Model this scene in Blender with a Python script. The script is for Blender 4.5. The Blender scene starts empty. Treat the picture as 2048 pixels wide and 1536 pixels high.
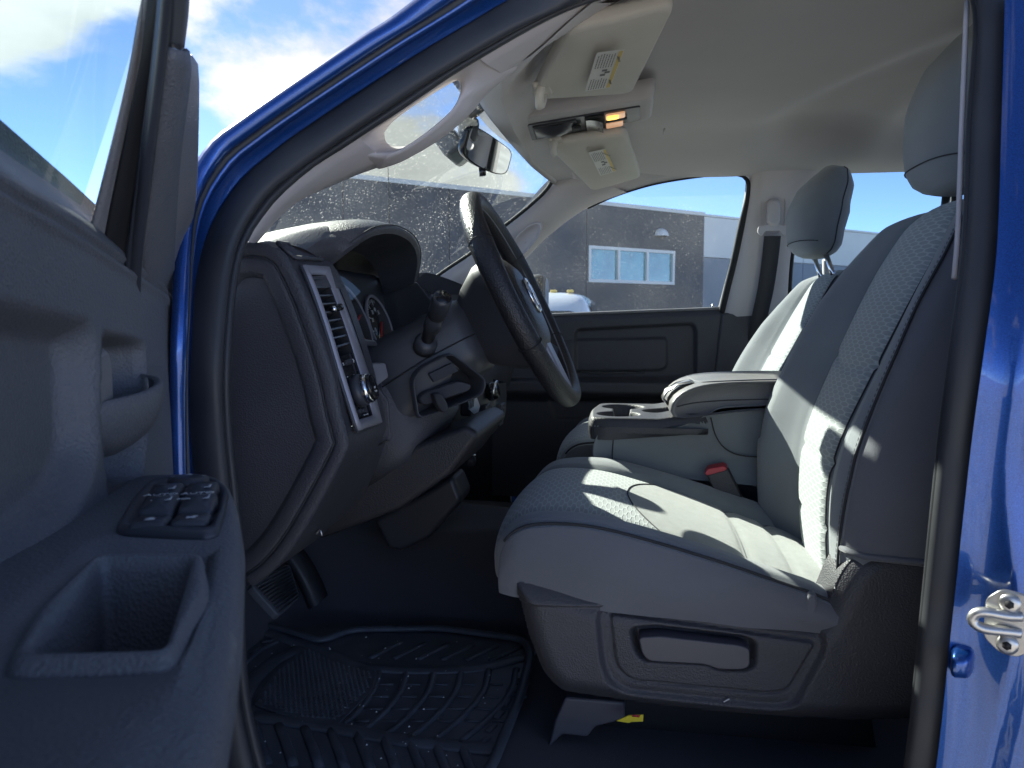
import bpy, bmesh, math, random
import numpy as np
from mathutils import Vector, Matrix

# ------------------------------------------------------------------ camera, sky, sun, exposure
S = bpy.context.scene
COL = S.collection
R = math.radians
EYE = 1.40                       # camera height; all z below are relative to it and lifted when a mesh is made
F_PX, YAW, PITCH = 1541.0, R(8.9), R(5.0)

cam_d = bpy.data.cameras.new('camera'); cam = bpy.data.objects.new('camera', cam_d); COL.objects.link(cam)
cam_d.sensor_width = 36.0; cam_d.lens = F_PX / 2048 * 36.0
cam_d.clip_start = 0.02; cam_d.clip_end = 3000
cam_d.dof.use_dof = True; cam_d.dof.focus_distance = 1.35; cam_d.dof.aperture_fstop = 13.0
cam.location = (0, 0, EYE)
cam.rotation_euler = (R(90) - PITCH, 0, YAW)
S.camera = cam

SUN = Vector((-0.596, 0.576, 0.559)).normalized()      # towards the sun: ahead of the truck, beyond its passenger side
S.view_settings.view_transform = 'Standard'; S.view_settings.look = 'None'
S.view_settings.exposure = 3.05; S.view_settings.gamma = 1.0; S.view_settings.use_curve_mapping = False
S.cycles.max_bounces = 10; S.cycles.diffuse_bounces = 5; S.cycles.transparent_max_bounces = 16
S.cycles.glossy_bounces = 4; S.cycles.sample_clamp_indirect = 6.0
S.cycles.caustics_reflective = False; S.cycles.caustics_refractive = False
try:
    S.cycles.use_denoising = True
except Exception:
    pass

sd = bpy.data.lights.new('sun', 'SUN'); sd.energy = 2.05; sd.angle = R(0.53); sd.color = (1.0, 0.94, 0.82)
so = bpy.data.objects.new('sun', sd); COL.objects.link(so); so.location = (-8, 18, 12)
so.rotation_euler = SUN.to_track_quat('Z', 'Y').to_euler()


def ray(px, py):
    a, b = (px - 1024) / F_PX, -(py - 768) / F_PX
    cy, sy, cp, sp = math.cos(YAW), math.sin(YAW), math.cos(PITCH), math.sin(PITCH)
    return np.array((-sy * cp + a * cy - b * sy * sp, cy * cp + a * sy + b * cy * sp, -sp + b * cp))


def at(px, py, Y, k=0.0):
    """the point of a measured sight line that lies on the plane Y + k*z (metres across the truck)"""
    r = ray(px, py)
    return r * (Y / (r[1] - k * r[2]))


def atz(px, py, Z):
    r = ray(px, py)
    return r * (Z / r[2])


W = bpy.data.worlds.new('World'); S.world = W; W.use_nodes = True
nt = W.node_tree; nt.nodes.clear()


def wn(t, **kw):
    n = nt.nodes.new(t)
    for k, v in kw.items():
        setattr(n, k, v)
    return n


wout = wn('ShaderNodeOutputWorld'); wbg = wn('ShaderNodeBackground'); sky = wn('ShaderNodeTexSky')
sky.sky_type = 'NISHITA'; sky.sun_disc = False
sky.sun_elevation = math.asin(SUN.z); sky.sun_rotation = math.atan2(SUN.x, SUN.y)
sky.altitude = 200; sky.air_density = 0.24; sky.dust_density = 0.0; sky.ozone_density = 1.2
tc = wn('ShaderNodeTexCoord')
mp = wn('ShaderNodeMapping'); mp.inputs['Scale'].default_value = (1, 1, 1.9)
nt.links.new(tc.outputs['Generated'], mp.inputs['Vector'])
nz = wn('ShaderNodeTexNoise'); nz.inputs['Scale'].default_value = 2.6; nz.inputs['Detail'].default_value = 9
nz.inputs['Roughness'].default_value = 0.58; nz.inputs['Distortion'].default_value = 0.25
nt.links.new(mp.outputs[0], nz.inputs['Vector'])


def math_n(op, a, b=None, c=None, clamp=False):
    n = wn('ShaderNodeMath', operation=op); n.use_clamp = clamp
    for i, v in enumerate((a, b, c)):
        if v is None:
            continue
        if isinstance(v, (int, float)):
            n.inputs[i].default_value = v
        else:
            nt.links.new(v, n.inputs[i])
    return n.outputs[0]


acc = nz.outputs['Fac']
# cumulus banks: a direction, an angular size and a weight for each (the rest of the sky gets scattered ones from the noise)
for (px, py, size, wt) in [(460, 100, 0.16, 0.21), (590, 200, 0.10, 0.08), (50, 90, 0.12, 0.21), (830, 230, 0.07, 0.09), (140, 350, 0.06, 0.09),
                           (1000, 375, 0.06, 0.13), (800, 352, 0.05, 0.12), (1200, 408, 0.045, 0.11), (1320, 428, 0.04, 0.08), (1440, 440, 0.03, 0.09), (1760, 478, 0.07, 0.14),
                           (2600, 200, 0.3, 0.14), (240, 20, 0.08, -0.08), (200, 290, 0.12, -0.14), (60, 290, 0.1, -0.10), (560, -20, 0.06, -0.12), (420, 280, 0.06, -0.08), (1400, 390, 0.05, -0.14), (1800, 380, 0.09, -0.14), (1080, 340, 0.04, -0.10)]:
    d = Vector(ray(px, py)).normalized()
    dp = wn('ShaderNodeVectorMath', operation='DISTANCE'); nt.links.new(tc.outputs['Generated'], dp.inputs[0]); dp.inputs[1].default_value = d
    q = math_n('DIVIDE', dp.outputs['Value'], size)
    q = math_n('MULTIPLY', q, q); q = math_n('MULTIPLY', q, -1.0); q = math_n('EXPONENT', q)
    acc = math_n('MULTIPLY_ADD', q, wt, acc)
ramp = wn('ShaderNodeValToRGB'); ramp.color_ramp.interpolation = 'EASE'
ramp.color_ramp.elements[0].position = 0.53; ramp.color_ramp.elements[1].position = 0.66
nt.links.new(acc, ramp.inputs[0])
# cloud brightness: white edges, greyer bellies, brighter towards the sun
nz2 = wn('ShaderNodeTexNoise'); nz2.inputs['Scale'].default_value = 5.0; nz2.inputs['Detail'].default_value = 6
nt.links.new(mp.outputs[0], nz2.inputs['Vector'])
sdot = wn('ShaderNodeVectorMath', operation='DOT_PRODUCT'); nt.links.new(tc.outputs['Generated'], sdot.inputs[0]); sdot.inputs[1].default_value = SUN
glow = math_n('POWER', math_n('MAXIMUM', sdot.outputs['Value'], 0.0), 10.0)
cb = math_n('MULTIPLY_ADD', nz2.outputs['Fac'], 2.7, 0.35)
cb = math_n('MULTIPLY_ADD', glow, 1.5, cb)
ccol = wn('ShaderNodeMix', data_type='RGBA'); ccol.blend_type = 'MULTIPLY'; ccol.inputs[0].default_value = 1.0
ccol.inputs[6].default_value = (1.0, 0.985, 0.95, 1)
nt.links.new(cb, ccol.inputs[7])
smix = wn('ShaderNodeMix', data_type='RGBA')
nt.links.new(ramp.outputs[0], smix.inputs[0]); nt.links.new(sky.outputs[0], smix.inputs[6]); nt.links.new(ccol.outputs[2], smix.inputs[7])
nt.links.new(smix.outputs[2], wbg.inputs['Color']); wbg.inputs['Strength'].default_value = 0.06
nt.links.new(wbg.outputs[0], wout.inputs['Surface'])

# ------------------------------------------------------------------ materials
def mat(name, col, rough=0.5, metal=0.0, grain=0, gstr=0.15, var=0.0, vscale=6.0, coat=0.0, spec=0.5, emit=None, sheen=0.0, kind='voronoi'):
    m = bpy.data.materials.new(name); m.use_nodes = True
    t = m.node_tree; b = t.nodes['Principled BSDF']
    b.inputs['Base Color'].default_value = (*col, 1); b.inputs['Roughness'].default_value = rough; b.inputs['Metallic'].default_value = metal
    b.inputs['Specular IOR Level'].default_value = spec
    b.inputs['Coat Weight'].default_value = coat; b.inputs['Coat Roughness'].default_value = 0.03
    if sheen:
        b.inputs['Sheen Weight'].default_value = sheen; b.inputs['Sheen Roughness'].default_value = 0.5
    if emit:
        b.inputs['Emission Color'].default_value = (*emit[0], 1); b.inputs['Emission Strength'].default_value = emit[1]
    co = t.nodes.new('ShaderNodeTexCoord')
    if var:
        n = t.nodes.new('ShaderNodeTexNoise'); n.inputs['Scale'].default_value = vscale; n.inputs['Detail'].default_value = 5
        t.links.new(co.outputs['Object'], n.inputs['Vector'])
        r = t.nodes.new('ShaderNodeMapRange'); r.inputs[3].default_value = 1 - var; r.inputs[4].default_value = 1 + var
        r.inputs[1].default_value = 0.3; r.inputs[2].default_value = 0.7
        t.links.new(n.outputs['Fac'], r.inputs[0])
        mx = t.nodes.new('ShaderNodeMix'); mx.data_type = 'RGBA'; mx.blend_type = 'MULTIPLY'; mx.inputs[0].default_value = 1
        mx.inputs[6].default_value = (*col, 1); t.links.new(r.outputs[0], mx.inputs[7])
        t.links.new(mx.outputs[2], b.inputs['Base Color'])
        r2 = t.nodes.new('ShaderNodeMapRange'); r2.inputs[3].default_value = rough - 0.08; r2.inputs[4].default_value = rough + 0.08
        r2.inputs[1].default_value = 0.3; r2.inputs[2].default_value = 0.7
        t.links.new(n.outputs['Fac'], r2.inputs[0]); t.links.new(r2.outputs[0], b.inputs['Roughness'])
    if grain:
        if kind == 'voronoi':
            g = t.nodes.new('ShaderNodeTexVoronoi'); g.inputs['Scale'].default_value = grain; o = g.outputs['Distance']
        else:
            g = t.nodes.new('ShaderNodeTexNoise'); g.inputs['Scale'].default_value = grain; g.inputs['Detail'].default_value = 3; o = g.outputs['Fac']
        t.links.new(co.outputs['Object'], g.inputs['Vector'])
        bp = t.nodes.new('ShaderNodeBump'); bp.inputs['Strength'].default_value = gstr; bp.inputs['Distance'].default_value = 0.0012
        t.links.new(o, bp.inputs['Height']); t.links.new(bp.outputs[0], b.inputs['Normal'])
    return m


M = {}
M['dash'] = mat('grained_dark_plastic', (0.052, 0.052, 0.062), 0.50, grain=430, gstr=0.55, var=0.14)
M['doorplastic'] = mat('grained_door_plastic', (0.118, 0.122, 0.134), 0.52, grain=430, gstr=0.5, var=0.14, spec=0.5)
M['satin'] = mat('satin_black_plastic', (0.042, 0.045, 0.055), 0.38, var=0.10)
M['gloss'] = mat('gloss_black_plastic', (0.012, 0.012, 0.014), 0.18)
M['deep'] = mat('flat_black_plastic', (0.010, 0.010, 0.012), 0.7)
M['silver'] = mat('silver_painted_plastic', (0.30, 0.29, 0.33), 0.42, metal=0.35, var=0.04)
M['chrome'] = mat('bright_chrome', (0.75, 0.75, 0.76), 0.12, metal=1.0)
M['steel'] = mat('zinc_plated_steel', (0.52, 0.51, 0.50), 0.35, metal=0.9, var=0.12, vscale=60)
M['rubber'] = mat('rubber_weatherstrip', (0.028, 0.030, 0.036), 0.55, var=0.15, vscale=14)
M['matrubber'] = mat('moulded_mat_rubber', (0.085, 0.095, 0.115), 0.45, var=0.25, vscale=30, grain=500, gstr=0.2)
M['carpet'] = mat('black_carpet', (0.050, 0.050, 0.064), 0.95, grain=900, gstr=1.0, kind='noise', sheen=0.2)
M['headliner'] = mat('woven_headliner', (0.52, 0.495, 0.495), 0.9, grain=900, gstr=0.25, kind='noise', var=0.04, sheen=0.1)
M['pillar'] = mat('pale_pillar_plastic', (0.54, 0.50, 0.50), 0.6, grain=500, gstr=0.15, var=0.04)
M['visor'] = mat('beige_visor_cloth', (0.60, 0.57, 0.515), 0.85, grain=700, gstr=0.3, kind='noise', var=0.05)
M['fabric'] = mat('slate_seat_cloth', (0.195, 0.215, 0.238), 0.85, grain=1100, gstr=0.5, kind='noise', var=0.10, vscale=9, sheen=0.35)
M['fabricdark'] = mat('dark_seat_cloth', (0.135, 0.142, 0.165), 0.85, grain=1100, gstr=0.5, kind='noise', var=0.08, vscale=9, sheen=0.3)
M['insertplain'] = mat('plain_insert_cloth', (0.27, 0.285, 0.28), 0.85, grain=900, gstr=0.6, kind='noise', var=0.10, vscale=60, sheen=0.35)
M['vinyl'] = mat('grey_armrest_vinyl', (0.19, 0.185, 0.19), 0.45, grain=520, gstr=0.35, var=0.06)
M['leather'] = mat('wheel_leather', (0.016, 0.016, 0.019), 0.42, grain=420, gstr=0.6, var=0.08)
M['lever'] = mat('smooth_grey_plastic', (0.075, 0.074, 0.092), 0.45, var=0.06)
M['lowerdash'] = mat('lower_dash_plastic', (0.026, 0.026, 0.032), 0.5, grain=430, gstr=0.4)
M['thread'] = mat('grey_stitching_thread', (0.17, 0.175, 0.20), 0.8)
M['seam'] = mat('dark_seam_thread', (0.03, 0.032, 0.038), 0.8)
M['belt'] = mat('seat_belt_webbing', (0.022, 0.023, 0.028), 0.6, grain=800, gstr=0.4, kind='noise')
M['red'] = mat('red_button_plastic', (0.45, 0.03, 0.05), 0.4)
M['needle'] = mat('red_needle', (0.7, 0.03, 0.03), 0.4)
M['white'] = mat('white_print', (0.75, 0.75, 0.75), 0.5)
M['paper'] = mat('label_paper', (0.72, 0.71, 0.68), 0.6, var=0.05)
M['ink'] = mat('grey_ink', (0.16, 0.16, 0.16), 0.7)
M['yellow'] = mat('yellow_tag_plastic', (0.75, 0.60, 0.03), 0.5)
M['amber'] = mat('pale_yellow_print', (0.70, 0.52, 0.16), 0.6)
M['lens'] = mat('warm_lamp_lens', (0.85, 0.55, 0.35), 0.25, emit=((1.0, 0.50, 0.26), 0.05))
M['bulb'] = mat('lit_amber_bulb', (1.0, 0.6, 0.2), 0.3, emit=((1.0, 0.50, 0.06), 0.35))
M['mirror'] = mat('mirror_glass', (0.85, 0.86, 0.86), 0.02, metal=1.0)
M['bounce_ground'] = mat('pale_bounce_ground', (0.46, 0.45, 0.43), 0.9, var=0.25, vscale=1.2, grain=60, gstr=0.6, kind='noise')  # unseen lot surface, made this pale to bounce light into the cab
M['darkwall'] = mat('dark_concrete_panel', (0.10, 0.102, 0.118), 0.85, var=0.15, vscale=0.5, grain=20, gstr=0.3, kind='noise')
M['palewall'] = mat('white_wall_panel', (0.62, 0.64, 0.66), 0.7, var=0.05, vscale=0.6)
M['greywall'] = mat('grey_wall_panel', (0.23, 0.26, 0.31), 0.75, var=0.08, vscale=0.6)
M['alu'] = mat('white_aluminium_frame', (0.70, 0.71, 0.72), 0.5)
M['wglass'] = mat('teal_window_glass', (0.10, 0.27, 0.29), 0.06, spec=1.0, coat=1.0, var=0.3, vscale=1.3)
M['carwhite'] = mat('white_car_paint', (0.72, 0.74, 0.78), 0.3, coat=1.0)
M['carglass'] = mat('dark_car_glass', (0.02, 0.025, 0.03), 0.05, coat=1.0)
M['tyre'] = mat('black_tyre', (0.02, 0.02, 0.02), 0.8)

# metallic blue body paint with fine flakes
bp_ = mat('metallic_blue_paint', (0.008, 0.05, 0.26), 0.30, metal=0.65, coat=1.0)
t = bp_.node_tree; b = t.nodes['Principled BSDF']
co = t.nodes.new('ShaderNodeTexCoord'); vo = t.nodes.new('ShaderNodeTexVoronoi'); vo.inputs['Scale'].default_value = 1500
t.links.new(co.outputs['Object'], vo.inputs['Vector'])
hs = t.nodes.new('ShaderNodeMix'); hs.data_type = 'RGBA'; hs.inputs[6].default_value = (0.005, 0.040, 0.19, 1); hs.inputs[7].default_value = (0.016, 0.095, 0.38, 1)
t.links.new(vo.outputs['Color'], hs.inputs[0]); t.links.new(hs.outputs[2], b.inputs['Base Color'])
M['blue'] = bp_


def hex_fabric(name, ca, cb, size):
    """seat-insert cloth: small flat hexagons outlined by paler thread (needs a UV map in metres)"""
    m = mat(name, ca, 0.82, sheen=0.35); t = m.node_tree; b = t.nodes['Principled BSDF']
    uv = t.nodes.new('ShaderNodeUVMap')

    def vm(op, a, bb=None, cc=None):
        n = t.nodes.new('ShaderNodeVectorMath'); n.operation = op
        for i, v in enumerate((a, bb, cc)):
            if v is None:
                continue
            if isinstance(v, tuple):
                n.inputs[i].default_value = v
            else:
                t.links.new(v, n.inputs[i])
        return n

    def mm(op, a, bb=None):
        n = t.nodes.new('ShaderNodeMath'); n.operation = op
        for i, v in enumerate((a, bb)):
            if v is None:
                continue
            if isinstance(v, (int, float)):
                n.inputs[i].default_value = v
            else:
                t.links.new(v, n.inputs[i])
        return n.outputs[0]
    p = vm('MULTIPLY', uv.outputs[0], (1 / size[0], 1 / size[1], 0)).outputs[0]
    p = vm('ADD', p, (100, 100, 0)).outputs[0]
    r, h = (1.0, 1.732, 1.0), (0.5, 0.866, 0.5)
    a = vm('SUBTRACT', vm('MODULO', p, r).outputs[0], h).outputs[0]
    c = vm('SUBTRACT', vm('MODULO', vm('SUBTRACT', p, h).outputs[0], r).outputs[0], h).outputs[0]
    a = vm('MULTIPLY', a, (1, 1, 0)).outputs[0]; c = vm('MULTIPLY', c, (1, 1, 0)).outputs[0]
    la = vm('LENGTH', a).outputs['Value']; lc = vm('LENGTH', c).outputs['Value']
    mx = t.nodes.new('ShaderNodeMix'); mx.data_type = 'VECTOR'
    t.links.new(mm('LESS_THAN', la, lc), mx.inputs[0]); t.links.new(c, mx.inputs[4]); t.links.new(a, mx.inputs[5])
    g = vm('ABSOLUTE', mx.outputs[1]).outputs[0]
    e = mm('MAXIMUM', vm('DOT_PRODUCT', g, (0.5, 0.866, 0)).outputs['Value'], vm('DOT_PRODUCT', g, (1.0, 0, 0)).outputs['Value'])
    rg = t.nodes.new('ShaderNodeMapRange'); rg.inputs[1].default_value = 0.36; rg.inputs[2].default_value = 0.47
    t.links.new(e, rg.inputs[0])
    cm = t.nodes.new('ShaderNodeMix'); cm.data_type = 'RGBA'; cm.inputs[6].default_value = (*ca, 1); cm.inputs[7].default_value = (*cb, 1)
    t.links.new(rg.outputs[0], cm.inputs[0]); t.links.new(cm.outputs[2], b.inputs['Base Color'])
    bu = t.nodes.new('ShaderNodeBump'); bu.inputs['Strength'].default_value = 0.5; bu.inputs['Distance'].default_value = 0.001
    t.links.new(rg.outputs[0], bu.inputs['Height']); t.links.new(bu.outputs[0], b.inputs['Normal'])
    return m


M['hex'] = hex_fabric('hexagon_seat_cloth', (0.27, 0.30, 0.31), (0.43, 0.465, 0.465), (0.033, 0.0075))


def glass(name, tint, dust=0.0, scale=110, film=0.0, refl=0.6):
    m = bpy.data.materials.new(name); m.use_nodes = True; t = m.node_tree; t.nodes.clear()
    def N(k, **kw):
        n = t.nodes.new(k)
        for a, v in kw.items():
            setattr(n, a, v)
        return n
    out = N('ShaderNodeOutputMaterial'); tr = N('ShaderNodeBsdfTransparent'); tr.inputs[0].default_value = (*tint, 1)
    gl = N('ShaderNodeBsdfGlossy'); gl.inputs['Roughness'].default_value = 0.0; gl.inputs[0].default_value = (1, 1, 1, 1)
    fr = N('ShaderNodeFresnel'); fr.inputs[0].default_value = 1.45
    mu = N('ShaderNodeMath', operation='MULTIPLY'); mu.inputs[1].default_value = refl; t.links.new(fr.outputs[0], mu.inputs[0])
    m1 = N('ShaderNodeMixShader'); t.links.new(mu.outputs[0], m1.inputs[0]); t.links.new(tr.outputs[0], m1.inputs[1]); t.links.new(gl.outputs[0], m1.inputs[2])
    if dust or film:
        co = N('ShaderNodeTexCoord')
        v = N('ShaderNodeTexVoronoi'); v.inputs['Scale'].default_value = scale; t.links.new(co.outputs['Object'], v.inputs['Vector'])
        sep = N('ShaderNodeSeparateColor'); t.links.new(v.outputs['Color'], sep.inputs[0])
        rad = N('ShaderNodeMath', operation='MULTIPLY_ADD'); rad.inputs[1].default_value = 0.50; rad.inputs[2].default_value = -0.16
        t.links.new(sep.outputs[0], rad.inputs[0])
        ls = N('ShaderNodeMath', operation='LESS_THAN'); t.links.new(v.outputs['Distance'], ls.inputs[0]); t.links.new(rad.outputs[0], ls.inputs[1])
        v2 = N('ShaderNodeTexVoronoi'); v2.inputs['Scale'].default_value = scale * 2.3; t.links.new(co.outputs['Object'], v2.inputs['Vector'])
        sep2 = N('ShaderNodeSeparateColor'); t.links.new(v2.outputs['Color'], sep2.inputs[0])
        rad2 = N('ShaderNodeMath', operation='MULTIPLY_ADD'); rad2.inputs[1].default_value = 0.6; rad2.inputs[2].default_value = -0.28
        t.links.new(sep2.outputs[1], rad2.inputs[0])
        ls2 = N('ShaderNodeMath', operation='LESS_THAN'); t.links.new(v2.outputs['Distance'], ls2.inputs[0]); t.links.new(rad2.outputs[0], ls2.inputs[1])
        n = N('ShaderNodeTexNoise'); n.inputs['Scale'].default_value = 5; n.inputs['Detail'].default_value = 6; t.links.new(co.outputs['Object'], n.inputs['Vector'])
        rg = N('ShaderNodeMapRange'); rg.inputs[1].default_value = 0.32; rg.inputs[2].default_value = 0.72; rg.inputs[3].default_value = 0.25; rg.inputs[4].default_value = 1.0
        t.links.new(n.outputs['Fac'], rg.inputs[0])
        ad = N('ShaderNodeMath', operation='MAXIMUM'); t.links.new(ls.outputs[0], ad.inputs[0]); t.links.new(ls2.outputs[0], ad.inputs[1])
        mk_ = N('ShaderNodeMath', operation='MULTIPLY'); t.links.new(ad.outputs[0], mk_.inputs[0]); t.links.new(rg.outputs[0], mk_.inputs[1])
        f = N('ShaderNodeMath', operation='MULTIPLY'); f.inputs[1].default_value = dust; t.links.new(mk_.outputs[0], f.inputs[0])
        f2 = N('ShaderNodeMath', operation='MULTIPLY_ADD'); f2.inputs[1].default_value = film; t.links.new(rg.outputs[0], f2.inputs[0]); t.links.new(f.outputs[0], f2.inputs[2])
        tl = N('ShaderNodeBsdfTranslucent'); tl.inputs[0].default_value = (0.80, 0.84, 0.78, 1)
        m2 = N('ShaderNodeMixShader'); t.links.new(f2.outputs[0], m2.inputs[0]); t.links.new(m1.outputs[0], m2.inputs[1]); t.links.new(tl.outputs[0], m2.inputs[2])
        t.links.new(m2.outputs[0], out.inputs[0])
    else:
        t.links.new(m1.outputs[0], out.inputs[0])
    return m


M['windshield'] = glass('dusty_windshield_glass', (0.70, 0.78, 0.77), dust=0.24, scale=135, film=0.007, refl=0.12)
M['sideglass'] = glass('dusty_side_glass', (0.70, 0.79, 0.80), dust=0.06, scale=150, film=0.022, refl=0.25)
M['doorglass'] = glass('tinted_door_glass', (0.62, 0.74, 0.77), dust=0.0, film=0.0, refl=0.03)

M['clearlens'] = glass('clear_gauge_lens', (0.97, 0.97, 0.97), refl=0.06)

# ------------------------------------------------------------------ helpers
def empty(name, loc, parent=None, label=None, cat=None, group=None):
    o = bpy.data.objects.new(name, None); COL.objects.link(o); o.empty_display_size = 0.05
    loc = Vector(loc)
    if parent:
        o.parent = parent; o.location = loc - WLOC[parent.name]
    else:
        o.location = loc
    WLOC[o.name] = loc
    tag(o, label, cat, group)
    return o


WLOC = {}


def tag(o, label=None, cat=None, group=None, kind=None):
    for k, v in (('label', label), ('category', cat), ('group', group), ('kind', kind)):
        if v:
            o[k] = v
    return o


def mk(name, verts, faces, material, parent=None, smooth=True, sub=0, bevel=0.0, seg=2, uv=None, solid=0.0, label=None, ang=35, recalc=True):
    me = bpy.data.meshes.new(name)
    vs = [(float(v[0]), float(v[1]), float(v[2]) + EYE) for v in verts]
    me.from_pydata(vs, [], [tuple(f) for f in faces])
    me.materials.append(M[material])
    if uv is not None:
        lay = me.uv_layers.new(name='UVMap')
        for lp in me.loops:
            lay.data[lp.index].uv = uv[lp.vertex_index]
    if recalc:
        bm = bmesh.new(); bm.from_mesh(me); bmesh.ops.recalc_face_normals(bm, faces=bm.faces); bm.to_mesh(me); bm.free()
    for p in me.polygons:
        p.use_smooth = smooth
    o = bpy.data.objects.new(name, me); COL.objects.link(o)
    if parent:
        o.parent = parent; o.location = -WLOC[parent.name]
    WLOC[o.name] = Vector((0, 0, 0))
    if solid:
        md = o.modifiers.new('solid', 'SOLIDIFY'); md.thickness = solid; md.offset = 0
    if bevel:
        md = o.modifiers.new('bevel', 'BEVEL'); md.width = bevel; md.segments = seg; md.limit_method = 'ANGLE'; md.angle_limit = R(ang); md.harden_normals = True
    if sub:
        md = o.modifiers.new('sub', 'SUBSURF'); md.levels = sub; md.render_levels = sub
    if label:
        o['label'] = label
    return o


def cr(pts, n, closed=False):
    """Catmull-Rom through the points, n samples spaced evenly along it"""
    P = [np.array(p, float) for p in pts]; m = len(P)
    if m == 2 and not closed:
        return [P[0] + (P[1] - P[0]) * i / (n - 1) for i in range(n)]
    out = []
    segs = m if closed else m - 1
    for i in range(segs):
        if closed:
            p0, p1, p2, p3 = P[(i - 1) % m], P[i], P[(i + 1) % m], P[(i + 2) % m]
        else:
            p1, p2 = P[i], P[i + 1]
            p0 = P[i - 1] if i > 0 else 2 * p1 - p2
            p3 = P[i + 2] if i + 2 < m else 2 * p2 - p1
        for j in range(16):
            s = j / 16
            out.append(0.5 * (2 * p1 + (p2 - p0) * s + (2 * p0 - 5 * p1 + 4 * p2 - p3) * s * s + (3 * p1 - p0 - 3 * p2 + p3) * s ** 3))
    if not closed:
        out.append(P[-1])
    else:
        out.append(out[0])
    A = np.array(out); L = np.concatenate([[0], np.cumsum(np.linalg.norm(np.diff(A, axis=0), axis=1))])
    ts = np.linspace(0, L[-1], n + 1 if closed else n)
    B = np.stack([np.interp(ts, L, A[:, k]) for k in range(A.shape[1])], 1)
    return [b for b in (B[:-1] if closed else B)]


def grid(rows, close_u=False, close_v=False):
    nv, nu = len(rows), len(rows[0]); V = [p for r in rows for p in r]; Fc = []
    for i in range(nv if close_v else nv - 1):
        for j in range(nu if close_u else nu - 1):
            a = i * nu + j; b_ = i * nu + (j + 1) % nu; c = ((i + 1) % nv) * nu + (j + 1) % nu; d = ((i + 1) % nv) * nu + j
            Fc.append((a, b_, c, d))
    return V, Fc


def surf(name, rows, material, parent, close_u=False, close_v=False, cap=False, **kw):
    V, Fc = grid(rows, close_u, close_v); nu = len(rows[0])
    if cap:
        Fc.append(tuple(range(nu - 1, -1, -1))); Fc.append(tuple(range((len(rows) - 1) * nu, len(rows) * nu)))
    return mk(name, V, Fc, material, parent, **kw)


def tube(name, path, rad, material, parent, n=10, closed=False, flat=None, cap=True, up=(0, 0, 1), **kw):
    P = [np.array(p, float) for p in path]; m = len(P); rows = []
    prev = None
    for i in range(m):
        a = P[(i + 1) % m] if (closed or i + 1 < m) else P[i]
        b_ = P[i - 1] if (closed or i > 0) else P[i]
        tg = a - b_; tg /= (np.linalg.norm(tg) + 1e-12)
        u0 = np.array(up, float) if prev is None else prev
        s = u0 - tg * u0.dot(tg)
        if np.linalg.norm(s) < 1e-4:
            s = np.array((1.0, 0.2, 0)) - tg * tg[0]
        s /= np.linalg.norm(s); prev = s; w = np.cross(tg, s)
        r = rad[i] if hasattr(rad, '__len__') else rad
        f = flat or (1, 1)
        rows.append([P[i] + r * (f[0] * math.cos(2 * math.pi * k / n) * s + f[1] * math.sin(2 * math.pi * k / n) * w) for k in range(n)])
    return surf(name, rows, material, parent, close_u=True, close_v=closed, cap=(cap and not closed), **kw)


def box(name, c, size, material, parent, rot=None, bevel=0.0, seg=2, **kw):
    """rot: 3x3 with columns = local axes"""
    A = np.array(rot) if rot is not None else np.eye(3); c = np.array(c, float)
    V = [c + A @ (np.array((sx, sy_, sz)) * np.array(size) / 2) for sx in (-1, 1) for sy_ in (-1, 1) for sz in (-1, 1)]
    Fc = [(0, 1, 3, 2), (4, 6, 7, 5), (0, 4, 5, 1), (2, 3, 7, 6), (0, 2, 6, 4), (1, 5, 7, 3)]
    return mk(name, V, Fc, material, parent, bevel=bevel, seg=seg, **kw)


def prism(name, loop, off, material, parent, bevel=0.0, seg=2, **kw):
    """closed loop of 3-D points pushed along the vector off"""
    L = [np.array(p, float) for p in loop]; n = len(L); off = np.array(off, float)
    V = L + [p + off for p in L]
    Fc = [tuple(range(n)), tuple(range(2 * n - 1, n - 1, -1))] + [(i, (i + 1) % n, n + (i + 1) % n, n + i) for i in range(n)]
    return mk(name, V, Fc, material, parent, bevel=bevel, seg=seg, **kw)


def rrect(w, h, r, n=6):
    """rounded rectangle loop in 2-D, counter-clockwise"""
    out = []
    for cx, cy_, a0 in ((w / 2 - r, h / 2 - r, 0), (-w / 2 + r, h / 2 - r, 90), (-w / 2 + r, -h / 2 + r, 180), (w / 2 - r, -h / 2 + r, 270)):
        for i in range(n + 1):
            a = R(a0 + 90 * i / n); out.append((cx + r * math.cos(a), cy_ + r * math.sin(a)))
    return out


def rpoly(pts, r, n=5):
    """round the corners of a polygon (2-D or 3-D)"""
    P = [np.array(p, float) for p in pts]; m = len(P); out = []
    for i in range(m):
        a, b_, c = P[i - 1], P[i], P[(i + 1) % m]
        d1, d2 = a - b_, c - b_; l1, l2 = np.linalg.norm(d1), np.linalg.norm(d2)
        rr = min(r, l1 * 0.45, l2 * 0.45); p, q = b_ + d1 / l1 * rr, b_ + d2 / l2 * rr
        for k in range(n + 1):
            s = k / n; out.append((1 - s) ** 2 * p + 2 * s * (1 - s) * b_ + s * s * q)
    return out


def ribbon(A, B, prof, toward=(0, 0, 0)):
    """rows across two matched curves; prof = (share from A to B, rise towards the given point)"""
    A = [np.array(p) for p in A]; B = [np.array(p) for p in B]; n = len(A); rows = []
    tw = np.array(toward, float); nrm = []
    for i in range(n):
        tg = A[min(i + 1, n - 1)] - A[max(i - 1, 0)]; nn = np.cross(tg, B[i] - A[i]); nn /= (np.linalg.norm(nn) + 1e-12)
        if nn.dot(tw - A[i]) < 0:
            nn = -nn
        nrm.append(nn)
    for s, h in prof:
        rows.append([A[i] + (B[i] - A[i]) * s + nrm[i] * h for i in range(n)])
    return rows


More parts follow.
